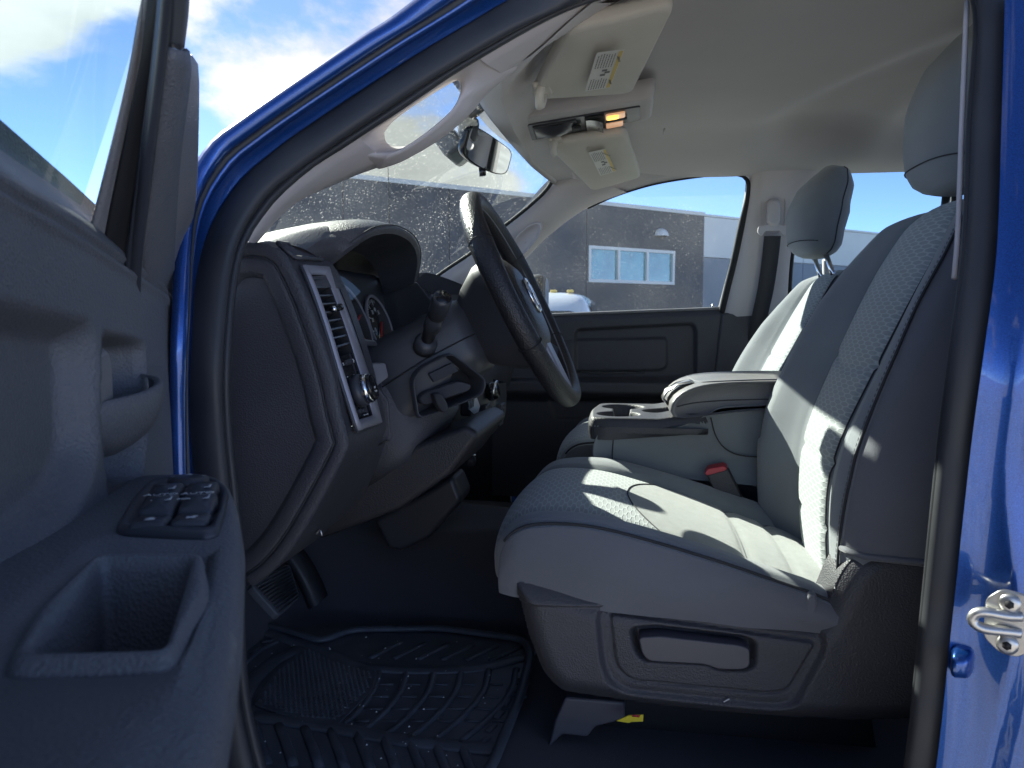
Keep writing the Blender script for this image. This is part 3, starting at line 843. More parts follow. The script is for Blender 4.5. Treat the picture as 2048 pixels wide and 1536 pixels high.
# outer skin of the passenger side and the front end ahead of the windshield
ext = part('front_body', (-1.0, YC, -0.3), 'blue bonnet and wings ahead of the windshield')
rows = []
for i in range(12):
    x = -0.80 - 1.15 * i / 11; row = []
    for j in range(20):
        ty = j / 19; y = 0.80 + 1.78 * ty
        row.append(np.array((x, y, -0.09 + 0.03 * math.cos((ty - 0.5) * 6) - 0.10 * (i / 11) ** 2 - 0.10 * abs(2 * ty - 1) ** 6)))
    rows.append(row)
surf('bonnet', rows, 'blue', ext)
prism('wing', [(-0.62, 0.72, -0.10), (-2.0, 0.80, -0.28), (-2.0, 0.80, -0.75), (-0.62, 0.72, -0.85)], (0, 0.06, 0), 'blue', ext, bevel=0.02)
prism('wing', [(-0.62, 2.66, -0.10), (-2.0, 2.58, -0.28), (-2.0, 2.58, -0.75), (-0.62, 2.66, -0.85)], (0, -0.06, 0), 'blue', ext, bevel=0.02)
prism('grille', [(-1.98, 0.82, -0.30), (-1.98, 2.56, -0.30), (-1.98, 2.56, -0.85), (-1.98, 0.82, -0.85)], (-0.06, 0, 0), 'deep', ext, bevel=0.02)
prism('firewall', [(-0.88, 0.80, -0.06), (-0.88, 2.58, -0.06), (-0.88, 2.58, -0.70), (-0.88, 0.80, -0.70)], (0.02, 0, 0), 'carpet', ext)
prism('hinge_pillar', [(-0.64, 0.80, 0.03), (-0.50, 0.80, 0.03), (-0.47, 0.80, -0.70), (-0.66, 0.80, -0.70)], (0, 0.07, 0), 'satin', ext, bevel=0.01)
prism('passenger_wall', [(-0.90, 2.60, -0.02), (1.45, 2.60, -0.02), (1.45, 2.66, -0.72), (-0.90, 2.66, -0.72)], (0, 0.03, 0), 'blue', ext, bevel=0.01)
prism('kick_panel', [(-0.90, 2.515, 0.0), (-0.40, 2.515, 0.0), (-0.40, 2.515, -0.66), (-0.90, 2.515, -0.66)], (0, 0.03, 0), 'dash', ext)
prism('kick_panel', [(-0.90, 0.90, -0.10), (-0.60, 0.90, -0.10), (-0.56, 0.90, -0.66), (-0.90, 0.90, -0.66)], (0, -0.03, 0), 'dash', ext)
an_b = at(779, 470, 2.55)
tube('antenna', [an_b, at(776, 335, 2.55)], [0.0022, 0.0012], 'deep', ext, n=6)
for wy in (0.78, 2.60):
    for wx in (-1.35, 2.2):
        tube('tyre', [(wx, wy - 0.02, GZ + 0.40), (wx, wy + (0.24 if wy < 1 else -0.24), GZ + 0.40)], 0.40, 'tyre', ext, n=32, bevel=0.04)
prism('pickup_bed', [(1.47, 0.72, -0.05), (3.4, 0.72, -0.05), (3.4, 2.66, -0.05), (1.47, 2.66, -0.05)], (0, 0, -0.62), 'blue', ext, bevel=0.03)
prism('cab_floor_pan', [(-0.9, 0.82, -0.66), (1.45, 0.82, -0.66), (1.45, 2.58, -0.66), (-0.9, 2.58, -0.66)], (0, 0, -0.1), 'deep', ext)
# ------------------------------------------------------------------ dashboard
dash = part('dashboard', (-0.45, 1.3, 0.0), 'dark grained dashboard with silver vent surround')
YE = 0.925                                          # outboard end of the dash
end_px = [(430, 520), (455, 498), (487, 488), (520, 489), (546, 495), (570, 514), (593, 556), (613, 602), (632, 654), (652, 713), (667, 768), (678, 823), (690, 869), (690, 902), (640, 1000), (590, 1085), (545, 1140), (505, 1170)]
ep = [at(x, y, YE) for x, y in end_px]
epc = cr(ep, 46)
front_edge = [np.array((-0.66, YE, -0.36)), np.array((-0.74, YE, -0.15)), np.array((-0.70, YE, 0.06))]
loop = epc + front_edge
prism('end_panel', [p + np.array((0, 0.004, 0)) for p in loop], (0, 0.012, 0), 'dash', dash, bevel=0.004)
# rolled vinyl edge: raised band and its groove, following the end panel a little inside its outline
cenE = np.array((-0.52, YE, -0.10))


def inset(loop_, d):
    out = []
    for i, p in enumerate(loop_):
        a_, b_ = loop_[max(i - 1, 0)], loop_[min(i + 1, len(loop_) - 1)]
        tg = b_ - a_; nn = np.array((tg[2], 0, -tg[0])); nn /= np.linalg.norm(nn) + 1e-9
        if nn.dot(cenE - p) < 0:
            nn = -nn
        out.append(p + nn * d)
    return out


rows = [[p + np.array((0, dy, 0)) for p in inset(epc, d)] for d, dy in ((-0.0015, 0.006), (-0.002, 0.0), (0.002, -0.003), (0.012, -0.003), (0.0145, -0.002), (0.0158, 0.0005), (0.017, -0.002), (0.022, -0.0035), (0.034, -0.003), (0.038, -0.001), (0.041, 0.002), (0.043, 0.0045))]
surf('end_panel_edge', rows, 'dash', dash)
tube('edge_seam', [p + np.array((0, -0.0022, 0)) for p in inset(epc, 0.0168)], 0.0012, 'seam', dash, n=6)

# faces running across the truck from that outline
prof = [(p[0], p[2]) for p in epc]


def block(name, y0, y1, pr, m, ny=4, **kw):
    rows_ = [[np.array((x, y0 + (y1 - y0) * j / (ny - 1), z)) for x, z in pr] for j in range(ny)]
    return surf(name, rows_, m, dash, **kw)


topf = [(-0.86, 0.0), (-0.74, 0.06), (-0.62, 0.094)]
fullp = topf + prof
iw = [k for k, (x, z) in enumerate(fullp) if -0.150 < z < 0.052 and x > -0.47]
block('outer_face', YE + 0.008, 0.952, fullp, 'dash', ny=2)
block('outer_face', 1.060, 1.085, fullp, 'dash', ny=2)
block('outer_face', 0.952, 1.060, fullp[:iw[0] + 1], 'dash', ny=2)
block('outer_face', 0.952, 1.060, fullp[iw[-1]:], 'dash', ny=2)
# cluster bay: face set back under the hood
bay = [(-0.62, 0.10), (-0.53, 0.085), (-0.515, 0.07), (-0.50, -0.06), (-0.49, -0.088), (-0.44, -0.09), (-0.412, -0.094)]
block('cluster_bay', 1.083, 1.545, bay, 'satin')
knee = [(-0.412, -0.094), (-0.402, -0.105), (-0.392, -0.15), (-0.388, -0.19), (-0.41, -0.25), (-0.45, -0.315), (-0.49, -0.346), (-0.60, -0.37)]
block('knee_panel', 1.083, 1.60, knee, 'dash')
prism('bay_side', [(-0.60, 1.085, 0.09), (-0.44, 1.085, 0.07), (-0.415, 1.085, 0.03), (-0.395, 1.085, -0.04), (-0.38, 1.085, -0.10), (-0.44, 1.085, -0.11), (-0.52, 1.085, -0.09)], (0, 0.006, 0), 'satin', dash, bevel=0.002)
prism('bay_side', [(-0.60, 1.545, 0.09), (-0.44, 1.545, 0.07), (-0.40, 1.545, 0.02), (-0.39, 1.545, -0.06), (-0.44, 1.545, -0.11), (-0.52, 1.545, -0.09)], (0, 0.006, 0), 'satin', dash, bevel=0.002)
cprof = [(-0.86, 0.0), (-0.74, 0.05), (-0.60, 0.075), (-0.52, 0.078), (-0.46, 0.065), (-0.42, 0.035), (-0.40, -0.03), (-0.385, -0.10), (-0.375, -0.15), (-0.40, -0.24), (-0.45, -0.32), (-0.60, -0.36)]
block('inboard_face', 1.55, 2.44, cr([(a_, b_, 0) for a_, b_ in cprof], 40) and [(q[0], q[1]) for q in cr([(a_, b_) for a_, b_ in cprof], 40)], 'dash')
# pale-edged passenger-side pad seen past the hood
pad = [at(x, y, 1.62) for x, y in [(835, 548), (850, 545), (880, 552), (930, 572), (955, 590)]]
surf('passenger_pad_edge', [[p + np.array((0.0, 0, 0)) for p in cr(pad, 16)], [p + np.array((0.006, 0.01, -0.012)) for p in cr(pad, 16)], [p + np.array((0.008, 0.012, -0.022)) for p in cr(pad, 16)], [p + np.array((-0.02, 0.014, -0.035)) for p in cr(pad, 16)]], 'vinyl', dash)
surf('passenger_pad', [[p + np.array((-0.30, 0.02, -0.03)) for p in cr(pad, 16)], [p + np.array((-0.1, 0.01, 0.002)) for p in cr(pad, 16)], [p for p in cr(pad, 16)]], 'dash', dash)

# cluster hood: padded arch over the instruments
lip_px = [(650, 532, 1.085), (672, 515, 1.088), (700, 493, 1.095), (728, 473, 1.11), (750, 462, 1.14), (780, 458, 1.21), (805, 464, 1.31), (826, 478, 1.41), (838, 500, 1.48), (840, 525, 1.525), (834, 560, 1.545)]
lip = cr([at(x, y, Y) for x, y, Y in lip_px], 48)
base_px = [(520, 484, 0.97), (560, 470, 1.0), (600, 459, 1.03), (640, 451, 1.08), (680, 446, 1.12), (720, 443, 1.17), (755, 444, 1.24), (790, 449, 1.33), (815, 462, 1.42), (832, 485, 1.50), (838, 530, 1.56)]
hood_rows = []
back_base = cr([np.array((-0.66, 0.985 + 0.62 * i / 10, 0.075 + 0.035 * math.sin(math.pi * i / 10))) for i in range(11)], 48)
crest = []
for i in range(48):
    t_ = i / 47
    lp_ = lip[i]
    # crest sits up and forward of the lip
    crest.append(np.array((lp_[0] - 0.055 - 0.02 * math.sin(math.pi * t_), lp_[1] + (0.015 if t_ > 0.85 else -0.012 if t_ < 0.12 else 0), lp_[2] + 0.012 + 0.006 * math.sin(math.pi * t_))))
mid = [0.5 * (a_ + c_) + np.array((0, 0, 0.018 * math.sin(math.pi * i / 47))) for i, (a_, c_) in enumerate(zip(back_base, crest))]
under1 = [p + np.array((-0.004, 0.008 * (1 - 2 * i / 47), -0.007)) for i, p in enumerate(lip)]
under2 = [np.array((-0.505, 1.10 + 0.43 * i / 47, max(p[2] - 0.028, 0.02))) for i, p in enumerate(lip)]
edge1 = [p + np.array((-0.006, -0.003 * (1 - 2 * i / 47), 0.009)) for i, p in enumerate(lip)]
edge2 = [p + np.array((0.002, 0, 0.004)) for p in lip]
hood_rows = [back_base, mid, crest, [0.4 * a_ + 0.6 * b_ + np.array((0, 0, 0.004)) for a_, b_ in zip(crest, edge1)], edge1, edge2, lip, under1]
surf('cluster_hood', hood_rows, 'dash', dash, sub=1)
surf('hood_underside', [under1, [0.5 * (a_ + b_) + np.array((0, 0, -0.002)) for a_, b_ in zip(under1, under2)], under2], 'satin', dash)
rdg = cr([at(*q) for q in [(612, 500, 0.995), (650, 474, 1.07), (685, 457, 1.13), (722, 446, 1.19)]], 20)
sa_ = [at(506 + 14 * k / 19, 488 - 5 * k / 19, 0.94 + 0.06 * k / 19) for k in range(20)]
surf('hood_shoulder', [[p + np.array((-0.05, 0.01, -0.03)) for p in sa_]] + [[a_ + (b_ - a_) * s + np.array((0, 0, 0.006)) * math.sin(math.pi * s) for a_, b_ in zip(sa_, rdg)] for s in np.linspace(0, 1, 9)], 'dash', dash)
lpl = cr([at(*q) for q in [(648, 533, 1.084), (672, 515, 1.086), (700, 493, 1.092), (742, 463, 1.128)]], 20)
surf('hood_bevel', [[a_ + (b_ - a_) * s + np.array((0.003, -0.002, 0.002)) * math.sin(math.pi * s) for a_, b_ in zip(rdg, lpl)] for s in np.linspace(0, 1, 6)], 'dash', dash)
tube('hood_edge_seam', [p + np.array((0.0015, 0, 0.0065)) for p in lip], 0.0012, 'seam', dash, n=6)

# demister grille on the dash top corner
gA, gB, gC, gD = at(552, 496, 0.945), at(605, 500, 1.045), at(642, 529, 1.045), at(586, 525, 0.945)
nrm_g = np.array((0.35, -0.1, 0.93))
gA, gB, gC, gD = [p + nrm_g * 0.004 for p in (gA, gB, gC, gD)]
for a_, b_ in ((gA, gB), (gB, gC), (gC, gD), (gD, gA)):
    tube('grille_frame', [a_ + nrm_g * 0.003, b_ + nrm_g * 0.003], 0.0028, 'dash', dash, n=6)
mk('grille_well', [gA - nrm_g * 0.004, gB - nrm_g * 0.004, gC - nrm_g * 0.004, gD - nrm_g * 0.004], [(0, 1, 2, 3)], 'deep', dash, smooth=False)
for k in range(7):
    s = (k + 0.5) / 7
    a_, b_ = gA + (gB - gA) * s, gD + (gC - gD) * s
    v_ = (gB - gA) / np.linalg.norm(gB - gA)
    mk('grille_slat', [a_ - nrm_g * 0.004, b_ - nrm_g * 0.004, b_ + nrm_g * 0.004 + v_ * 0.003, a_ + nrm_g * 0.004 + v_ * 0.003], [(0, 1, 2, 3)], 'lever', dash, smooth=False, solid=0.0016)

# silver surround with louvres and light switch, on the face between Y 0.955 and 1.075
SL = [at(x, y, 0.948) for x, y in [(593, 536), (612, 580), (640, 660), (664, 740), (686, 810), (704, 866)]]
SR = [at(x, y, 1.068) for x, y in [(645, 538), (664, 580), (691, 650), (715, 720), (738, 795), (752, 850)]]
sl_, sr_ = smooth3(SL, SR, n=60)


def face(t_, q, n=0.0):
    """t along the surround (0 top), q across (0 outboard), n out towards the driver"""
    f = t_ * 59; i = min(int(f), 58); w = f - i
    a_ = sl_[i] * (1 - w) + sl_[i + 1] * w; b_ = sr_[i] * (1 - w) + sr_[i + 1] * w
    tg = sl_[i + 1] - sl_[i]; ac = b_ - a_; nn = np.cross(ac, tg); nn /= np.linalg.norm(nn)
    if nn[0] < 0:
        nn = -nn
    return a_ + ac * q + nn * (n + 0.006)


def frow(q0, q1, n0, n1, t0, t1, m=40):
    return [[face(t0 + (t1 - t0) * i / (m - 1), q0, n0) for i in range(m)], [face(t0 + (t1 - t0) * i / (m - 1), q1, n1) for i in range(m)]]


outer2 = rpoly([(0.0, 0.0), (0.0, 1.0), (1.0, 1.0), (1.0, 0.0)], 0.05, 4)     # (t, q)
def ring(t0, t1, q0, q1, n, rt, m=14):
    pts = []
    for i in range(m):
        pts.append((t0 + (t1 - t0) * i / m, q0))
    for i in range(6):
        pts.append((t1, q0 + (q1 - q0) * i / 6))
    for i in range(m):
        pts.append((t1 - (t1 - t0) * i / m, q1))
    for i in range(6):
        pts.append((t0, q1 - (q1 - q0) * i / 6))
    return [face(a_, b_, n) for a_, b_ in pts]


rows = [ring(0.0, 1.0, 0.0, 1.0, -0.002, 0), ring(0.002, 0.998, 0.01, 0.98, 0.0045, 0), ring(0.010, 0.990, 0.035, 0.94, 0.0065, 0), ring(0.055, 0.945, 0.055, 0.685, 0.0065, 0), ring(0.062, 0.938, 0.065, 0.672, 0.004, 0)]
surf('vent_surround', rows, 'silver', dash, close_u=True)
surf('vent_liner', [ring(0.062, 0.938, 0.065, 0.672, 0.004, 0), ring(0.064, 0.936, 0.07, 0.668, 0.0, 0), ring(0.064, 0.936, 0.07, 0.668, -0.03, 0)], 'deep', dash, close_u=True)
tube('surround_edge', ring(0.0, 1.0, -0.02, 1.02, 0.0012, 0), 0.0022, 'satin', dash, n=6, closed=True)
mk('vent_cavity', [face(0.05, 0.05, -0.03), face(0.05, 0.75, -0.03), face(0.96, 0.75, -0.03), face(0.96, 0.05, -0.03)], [(0, 1, 2, 3)], 'deep', dash, smooth=False)
for k in range(9):
    tt = 0.085 + 0.05 * k
    lo = [face(tt, 0.07, 0.003), face(tt, 0.668, 0.003), face(tt + 0.010, 0.668, -0.016), face(tt + 0.010, 0.07, -0.016)]
    mk('vent_slat', lo, [(0, 1, 2, 3)], 'satin', dash, smooth=False, solid=0.0022)
for k in range(4):
    q = 0.27 + 0.11 * k
    mk('vent_vane', [face(0.08, q, -0.010), face(0.53, q, -0.010), face(0.53, q, -0.020), face(0.08, q, -0.020)], [(0, 1, 2, 3)], 'deep', dash, smooth=False, solid=0.0012)
kb = [face(0.275, 0.40, 0.004), face(0.275, 0.40, 0.010), face(0.272, 0.52, 0.012), face(0.272, 0.60, 0.008)]
tube('vent_thumb_lever', kb, [0.003, 0.0048, 0.0052, 0.003], 'gloss', dash, n=10)
tube('lever_tip', [face(0.275, 0.345, 0.006), face(0.275, 0.40, 0.0095)], 0.0042, 'chrome', dash, n=10)
surf('switch_plate', [[face(0.545 + 0.388 * i / 11, 0.07 + 0.598 * j / 5, 0.0015) for j in range(6)] for i in range(12)], 'gloss', dash)
mk('plate_split', [face(0.655, 0.17, 0.0022), face(0.655, 0.66, 0.0022), face(0.659, 0.66, 0.0022), face(0.659, 0.17, 0.0022)], [(0, 1, 2, 3)], 'deep', dash, smooth=False)
rows = [[face(0.592 + b_ * 0.032, 0.40 + a_ * 0.22, n_) for a_, b_ in rrect(1, 1, 0.3, 4)] for n_ in (0.0, 0.004)]
rows += [[face(0.592 + b_ * 0.026, 0.40 + a_ * 0.18, 0.0048) for a_, b_ in rrect(1, 1, 0.3, 4)]]
surf('dimmer_button', rows, 'satin', dash, close_u=True, cap=True, bevel=0.0006)


def ficon(name, t_, q, s_t, s_q, m='white'):
    mk(name, [face(t_ - s_t, q - s_q, 0.0026), face(t_ - s_t, q + s_q, 0.0026), face(t_ + s_t, q + s_q, 0.0026), face(t_ + s_t, q - s_q, 0.0026)], [(0, 1, 2, 3)], m, dash, smooth=False)


for k, (t_, q) in enumerate([(0.587, 0.215), (0.597, 0.215), (0.587, 0.60), (0.595, 0.615), (0.602, 0.605), (0.672, 0.22), (0.690, 0.30), (0.678, 0.37), (0.674, 0.46), (0.677, 0.475), (0.688, 0.56)]):
    ficon('switch_icon', t_, q, 0.0035, 0.018)
kc = face(0.775, 0.40, 0.0); kn = face(0.775, 0.40, 0.02) - kc; kn /= np.linalg.norm(kn)
tube('light_knob_skirt', [kc, kc + kn * 0.010, kc + kn * 0.013], [0.0235, 0.0225, 0.0205], 'satin', dash, n=36)
tube('light_knob_ring', [kc + kn * 0.0125, kc + kn * 0.019, kc + kn * 0.022], [0.0205, 0.0205, 0.0190], 'chrome', dash, n=36)
tube('light_knob', [kc + kn * 0.021, kc + kn * 0.026, kc + kn * 0.027], [0.0188, 0.0180, 0.0165], 'gloss', dash, n=36)
ky = face(0.70, 0.40, 0) - face(0.85, 0.40, 0); kx = np.array((0.1, 1, 0))
ic_ = kc + kn * 0.0276 + ky / np.linalg.norm(ky) * -0.0015
for a_ in (-0.0012, 0.0012):
    box('knob_icon', ic_ + kx * a_, (0.0004, 0.0014, 0.003), 'white', dash)
text('knob_print', 'PUSH', kc + kn * 0.0275 + ky / np.linalg.norm(ky) * -0.007, kx, ky, 0.0035, 'white', dash)
for q, w_ in ((0.30, 0.07), (0.47, 0.09)):
    rows = [[face(0.893 + b_ * 0.030, q + a_ * w_ * 1.5, n_) for a_, b_ in rrect(1, 1, 0.2, 3)] for n_ in (0.0, 0.0035)]
    surf('toggle_button', rows, 'satin', dash, close_u=True, cap=True, bevel=0.0006)
ficon('switch_icon', 0.893, 0.30, 0.008, 0.02)
ficon('switch_icon', 0.921, 0.40, 0.003, 0.03); ficon('switch_icon', 0.921, 0.47, 0.0015, 0.03); ficon('switch_icon', 0.921, 0.535, 0.003, 0.02)

# side pieces beyond the surround: silver block and lower cluster lip
prism('silver_block', [at(738, 728, 1.09), at(772, 726, 1.13), at(778, 755, 1.13), at(752, 775, 1.09)], (-0.02, 0.015, 0), 'silver', dash, bevel=0.003)
prism('cluster_lower_lip', [at(716, 676, 1.095), at(752, 681, 1.16), at(757, 692, 1.16), at(722, 692, 1.095)], (-0.03, 0.03, 0.0), 'satin', dash, bevel=0.003)
prism('knee_end_cover', [at(757, 775, 1.09), at(778, 800, 1.095), at(784, 880, 1.09), at(700, 915, 1.09), at(692, 870, 1.09)], (-0.01, 0.02, 0), 'dash', dash, bevel=0.004)
tube('knee_panel_seam', cr([at(x, y, 1.082) for x, y in [(775, 880), (700, 925), (640, 1010), (610, 1075)]], 20), 0.0014, 'deep', dash, n=6)

# instrument dials
clus = part('instrument_cluster', (-0.49, 1.3, -0.02), 'round dials with red needles under the dash hood')
dn = np.array((0.95, -0.05, 0.30)); dn /= np.linalg.norm(dn); dyv = np.array((0, 1, 0)); duv = np.cross(dn, dyv); duv /= np.linalg.norm(duv)
if duv[2] < 0:
    duv = -duv


def dial(cx, cy_, cz, r):
    c = np.array((cx, cy_, cz))
    tube('dial_face', [c, c + dn * 0.002], r, 'gloss', clus, n=48)
    tube('dial_ring', [c + (dyv * math.cos(a) + duv * math.sin(a)) * r + dn * 0.004 for a in np.linspace(0, 2 * math.pi, 60, endpoint=False)], 0.0035, 'silver', clus, n=8, closed=True)
    V, Fc = [], []
    for k in range(41):
        a = R(225 - 270 * k / 40); lg = 0.012 if k % 5 == 0 else 0.006
        rad = dyv * math.cos(a) + duv * math.sin(a); per = -dyv * math.sin(a) + duv * math.cos(a)
        wth = 0.0011 if k % 5 == 0 else 0.0006
        for rr, ss in ((r - 0.007, -wth), (r - 0.007, wth), (r - 0.007 - lg, wth), (r - 0.007 - lg, -wth)):
            V.append(c + rad * rr + per * ss + dn * 0.0028)
        Fc.append(tuple(range(4 * k, 4 * k + 4)))
    tm = mk('tick_mark', V, Fc, 'white', clus, smooth=False); tm['kind'] = 'stuff'
    for k in range(9):
        a = R(225 - 270 * k / 8)
        text('dial_number', str(k * 10), c + (dyv * math.cos(a) + duv * math.sin(a)) * (r - 0.028) + dn * 0.003, dyv, duv, 0.012, 'white', clus)
    return c


c1 = dial(-0.492, 1.305, -0.02, 0.078)
c2 = dial(-0.492, 1.455, -0.02, 0.062)
for c, a, l_ in ((c1, R(-38), 0.050), (c1, R(24), 0.040), (c2, R(225), 0.04)):
    d_ = dyv * math.cos(a) + duv * math.sin(a)
    tube('needle', [c + dn * 0.006 + d_ * (0.012 if c is c1 else -0.01), c + dn * 0.006 + d_ * l_ * 1.35], [0.0026, 0.0018], 'needle', clus, n=6)
mk('cluster_lens', [(-0.50, 1.095, 0.07), (-0.50, 1.535, 0.07), (-0.47, 1.535, -0.085), (-0.47, 1.095, -0.085)], [(0, 1, 2, 3)], 'clearlens', clus, smooth=False)

# ------------------------------------------------------------------ steering column and wheel
HUB = np.array((-0.185, 1.30, 0.028)); UPW = np.array((-0.445, 0, 0.896)); NW = np.array((0.896, 0, 0.445)); YW = np.array((0, 1.0, 0))
scol = part('steering_column', (-0.33, 1.3, -0.05), 'black steering column shroud with stalk')


def colp(a_, y, u):
    return HUB + NW * a_ + YW * y + UPW * u


def rr_sec(a_, w, u0, u1, r, yo=0.0):
    return [colp(a_, yo + x, (u0 + u1) / 2 + z) for x, z in rrect(w, u1 - u0, r, 5)]


surf('shroud', [rr_sec(-0.31, 0.20, -0.115, 0.045, 0.03), rr_sec(-0.24, 0.21, -0.11, 0.045, 0.035), rr_sec(-0.17, 0.20, -0.095, 0.048, 0.04), rr_sec(-0.11, 0.165, -0.080, 0.048, 0.04), rr_sec(-0.085, 0.15, -0.072, 0.045, 0.035)], 'satin', scol, close_u=True, cap=True)
tube('shroud_split', [colp(-0.085, -0.0765, -0.02), colp(-0.11, -0.084, -0.02), colp(-0.17, -0.1015, -0.022), colp(-0.24, -0.1065, -0.03), colp(-0.31, -0.1015, -0.035)], 0.0012, 'deep', scol, n=6)
surf('lower_collar', [rr_sec(-0.36, 0.24, -0.17, 0.02, 0.03), rr_sec(-0.27, 0.23, -0.165, 0.0, 0.035), rr_sec(-0.20, 0.16, -0.12, -0.02, 0.03)], 'dash', scol, close_u=True, cap=True)
# indicator stalk towards the door
sA, sB = at(853, 683, 1.195), at(886, 594, 1.125)
sdv = sB - sA
tube('stalk_boot', [sA + sdv * -0.16, sA - sdv * 0.02, sA + sdv * 0.05], [0.019, 0.019, 0.013], 'satin', scol, n=24)
tube('stalk', [sA, sA + sdv * 0.30, sA + sdv * 0.33, sA + sdv * 0.56, sA + sdv * 0.575, sA + sdv * 0.60, sA + sdv * 0.615, sA + sdv * 0.94, sA + sdv], [0.0095, 0.0115, 0.0140, 0.0146, 0.0132, 0.0132, 0.0150, 0.0152, 0.0140], 'satin', scol, n=24)
tube('stalk_cap', [sA + sdv * 0.995, sA + sdv * 1.01], [0.0132, 0.0122], 'gloss', scol, n=24)
for k in range(2):
    p = sA + sdv * (0.66) + np.array((0.011 - 0.009 * k, -0.0140 - 0.001 * (k == 1), 0.0))
    box('stalk_icon', p, (0.004, 0.0012, 0.0018), 'white', scol)

sw = part('steering_wheel', tuple(HUB), 'black leather steering wheel')
RW = 0.183
rim = [HUB + RW * (YW * math.cos(a) + UPW * math.sin(a)) for a in np.linspace(0, 2 * math.pi, 96, endpoint=False)]
rows = []
for i, p in enumerate(rim):
    a = 2 * math.pi * i / 96; rad = YW * math.cos(a) + UPW * math.sin(a)
    # thicker grips at ten and two
    g_ = 1 + 0.10 * math.exp(-((math.sin(a) - 0.45) / 0.25) ** 2)
    rows.append([p + 0.0158 * g_ * (rad * math.cos(b_) * 1.0 + NW * math.sin(b_) * 1.12) for b_ in np.linspace(0, 2 * math.pi, 20, endpoint=False)])
surf('rim', rows, 'leather', sw, close_u=True, close_v=True)
tube('rim_seam', [p - (YW * math.cos(2 * math.pi * i / 96) + UPW * math.sin(2 * math.pi * i / 96)) * 0.0152 + NW * 0.006 for i, p in enumerate(rim)], 0.0012, 'thread', sw, n=6, closed=True)
for a in (R(150), R(205), R(30), R(-25)):
    c = HUB + RW * (YW * math.cos(a) + UPW * math.sin(a)); rad = YW * math.cos(a) + UPW * math.sin(a)
    tube('rim_joint', [c + 0.0170 * (rad * math.cos(b_) + NW * math.sin(b_) * 1.12) for b_ in np.linspace(0, 2 * math.pi, 24, endpoint=False)], 0.0010, 'deep', sw, n=6, closed=True)


def sec(a_, w, h, r, yo=0, uo=0):
    return [HUB + NW * a_ + YW * (yo + x) + UPW * (uo + z) for x, z in rrect(w, h, r, 6)]


surf('hub_back', [sec(-0.095, 0.13, 0.115, 0.03, 0, -0.012), sec(-0.080, 0.155, 0.14, 0.035, 0, -0.012), sec(-0.045, 0.20, 0.185, 0.05, 0, -0.012), sec(-0.018, 0.215, 0.20, 0.06, 0, -0.014)], 'satin', sw, close_u=True, cap=True, bevel=0.004)
surf('airbag_pad', [sec(-0.018, 0.205, 0.19, 0.07, 0, -0.012), sec(0.0, 0.19, 0.175, 0.07, 0, -0.012), sec(0.012, 0.15, 0.13, 0.06, 0, -0.012), sec(0.016, 0.08, 0.07, 0.03, 0, -0.012)], 'leather', sw, close_u=True, cap=True)
for sy_ in (-1, 1):
    for (u0, ang0) in ((0.03, R(18)), (-0.055, R(-38))):
        e_ = HUB + YW * (sy_ * RW * math.cos(ang0)) + UPW * (RW * math.sin(ang0))
        s_ = HUB + YW * sy_ * 0.085 + UPW * u0 - NW * 0.018
        surf('spoke', [[q + NW * n_ + UPW * u_ for n_, u_ in ((-0.008, -0.017), (-0.008, 0.017), (0.007, 0.014), (0.007, -0.014))] for q in cr([s_, 0.5 * (s_ + e_) - NW * 0.006, e_ - YW * sy_ * 0.006], 8)], 'satin', sw, close_u=True, cap=True, bevel=0.003)
    box('wheel_button_pad', HUB + YW * sy_ * 0.115 + UPW * 0.018 + NW * 0.004, (0.05, 0.03, 0.008), 'gloss', sw, rot=np.stack([UPW, YW, NW], 1), bevel=0.003)
eb = HUB + NW * 0.018 + UPW * 0.0
tube('emblem_ring', [eb + 0.030 * (YW * math.cos(a) * 0.9 + UPW * math.sin(a)) for a in np.linspace(0, 2 * math.pi, 40, endpoint=False)], 0.0028, 'chrome', sw, n=8, closed=True)
prism('emblem', [eb + YW * x + UPW * z for x, z in [(-0.016, 0.016), (-0.006, 0.020), (0.006, 0.020), (0.016, 0.016), (0.018, 0.006), (0.008, 0.000), (0.005, -0.020), (-0.005, -0.020), (-0.008, 0.0), (-0.018, 0.006)]], NW * 0.004, 'chrome', sw, bevel=0.001)
box('lower_spoke_trim', HUB - UPW * 0.125 + NW * 0.002, (0.10, 0.06, 0.012), 'silver', sw, rot=np.stack([UPW, YW, NW], 1), bevel=0.005)

# lower column surround with tilt lever, print plate and park-brake pull
tl = part('column_surround', (-0.36, 1.2, -0.12), 'black recess below the column holding the tilt lever')
rec = rpoly([at(x, y, 1.175) for x, y in [(828, 760), (848, 735), (905, 708), (925, 722), (975, 760), (968, 790), (905, 815), (840, 838)]], 0.012, 4)
rc = sum(rec) / len(rec)
rows = []
for s, d in ((1.06, 0.010), (1.02, 0.003), (0.985, 0.003), (0.965, 0.012), (0.95, 0.05)):
    rows.append([rc + (p - rc) * s + np.array((-d * 0.8, d, 0)) for p in rec])
surf('recess_rim', rows, 'satin', tl, close_u=True)
prism('recess_plate', [rc + (p - rc) * 0.93 + np.array((-0.03, 0.035, 0)) for p in rec], (-0.01, 0.01, 0), 'deep', tl)
pp = [at(x, y, 1.19) for x, y in [(857, 748), (905, 725), (918, 742), (868, 765)]]
prism('print_plate', pp, (-0.004, 0.006, 0), 'satin', tl, bevel=0.0015)
sl2 = [at(x, y, 1.185) for x, y in [(838, 800), (850, 785), (920, 762), (945, 770), (940, 782), (850, 812)]]
prism('slot_bar', rpoly(sl2, 0.006, 3), (-0.012, 0.01, 0), 'satin', tl, bevel=0.003)
hl = [at(x, y, 1.16) for x, y in [(866, 788), (882, 785), (896, 806), (898, 822), (886, 827), (874, 812)]]
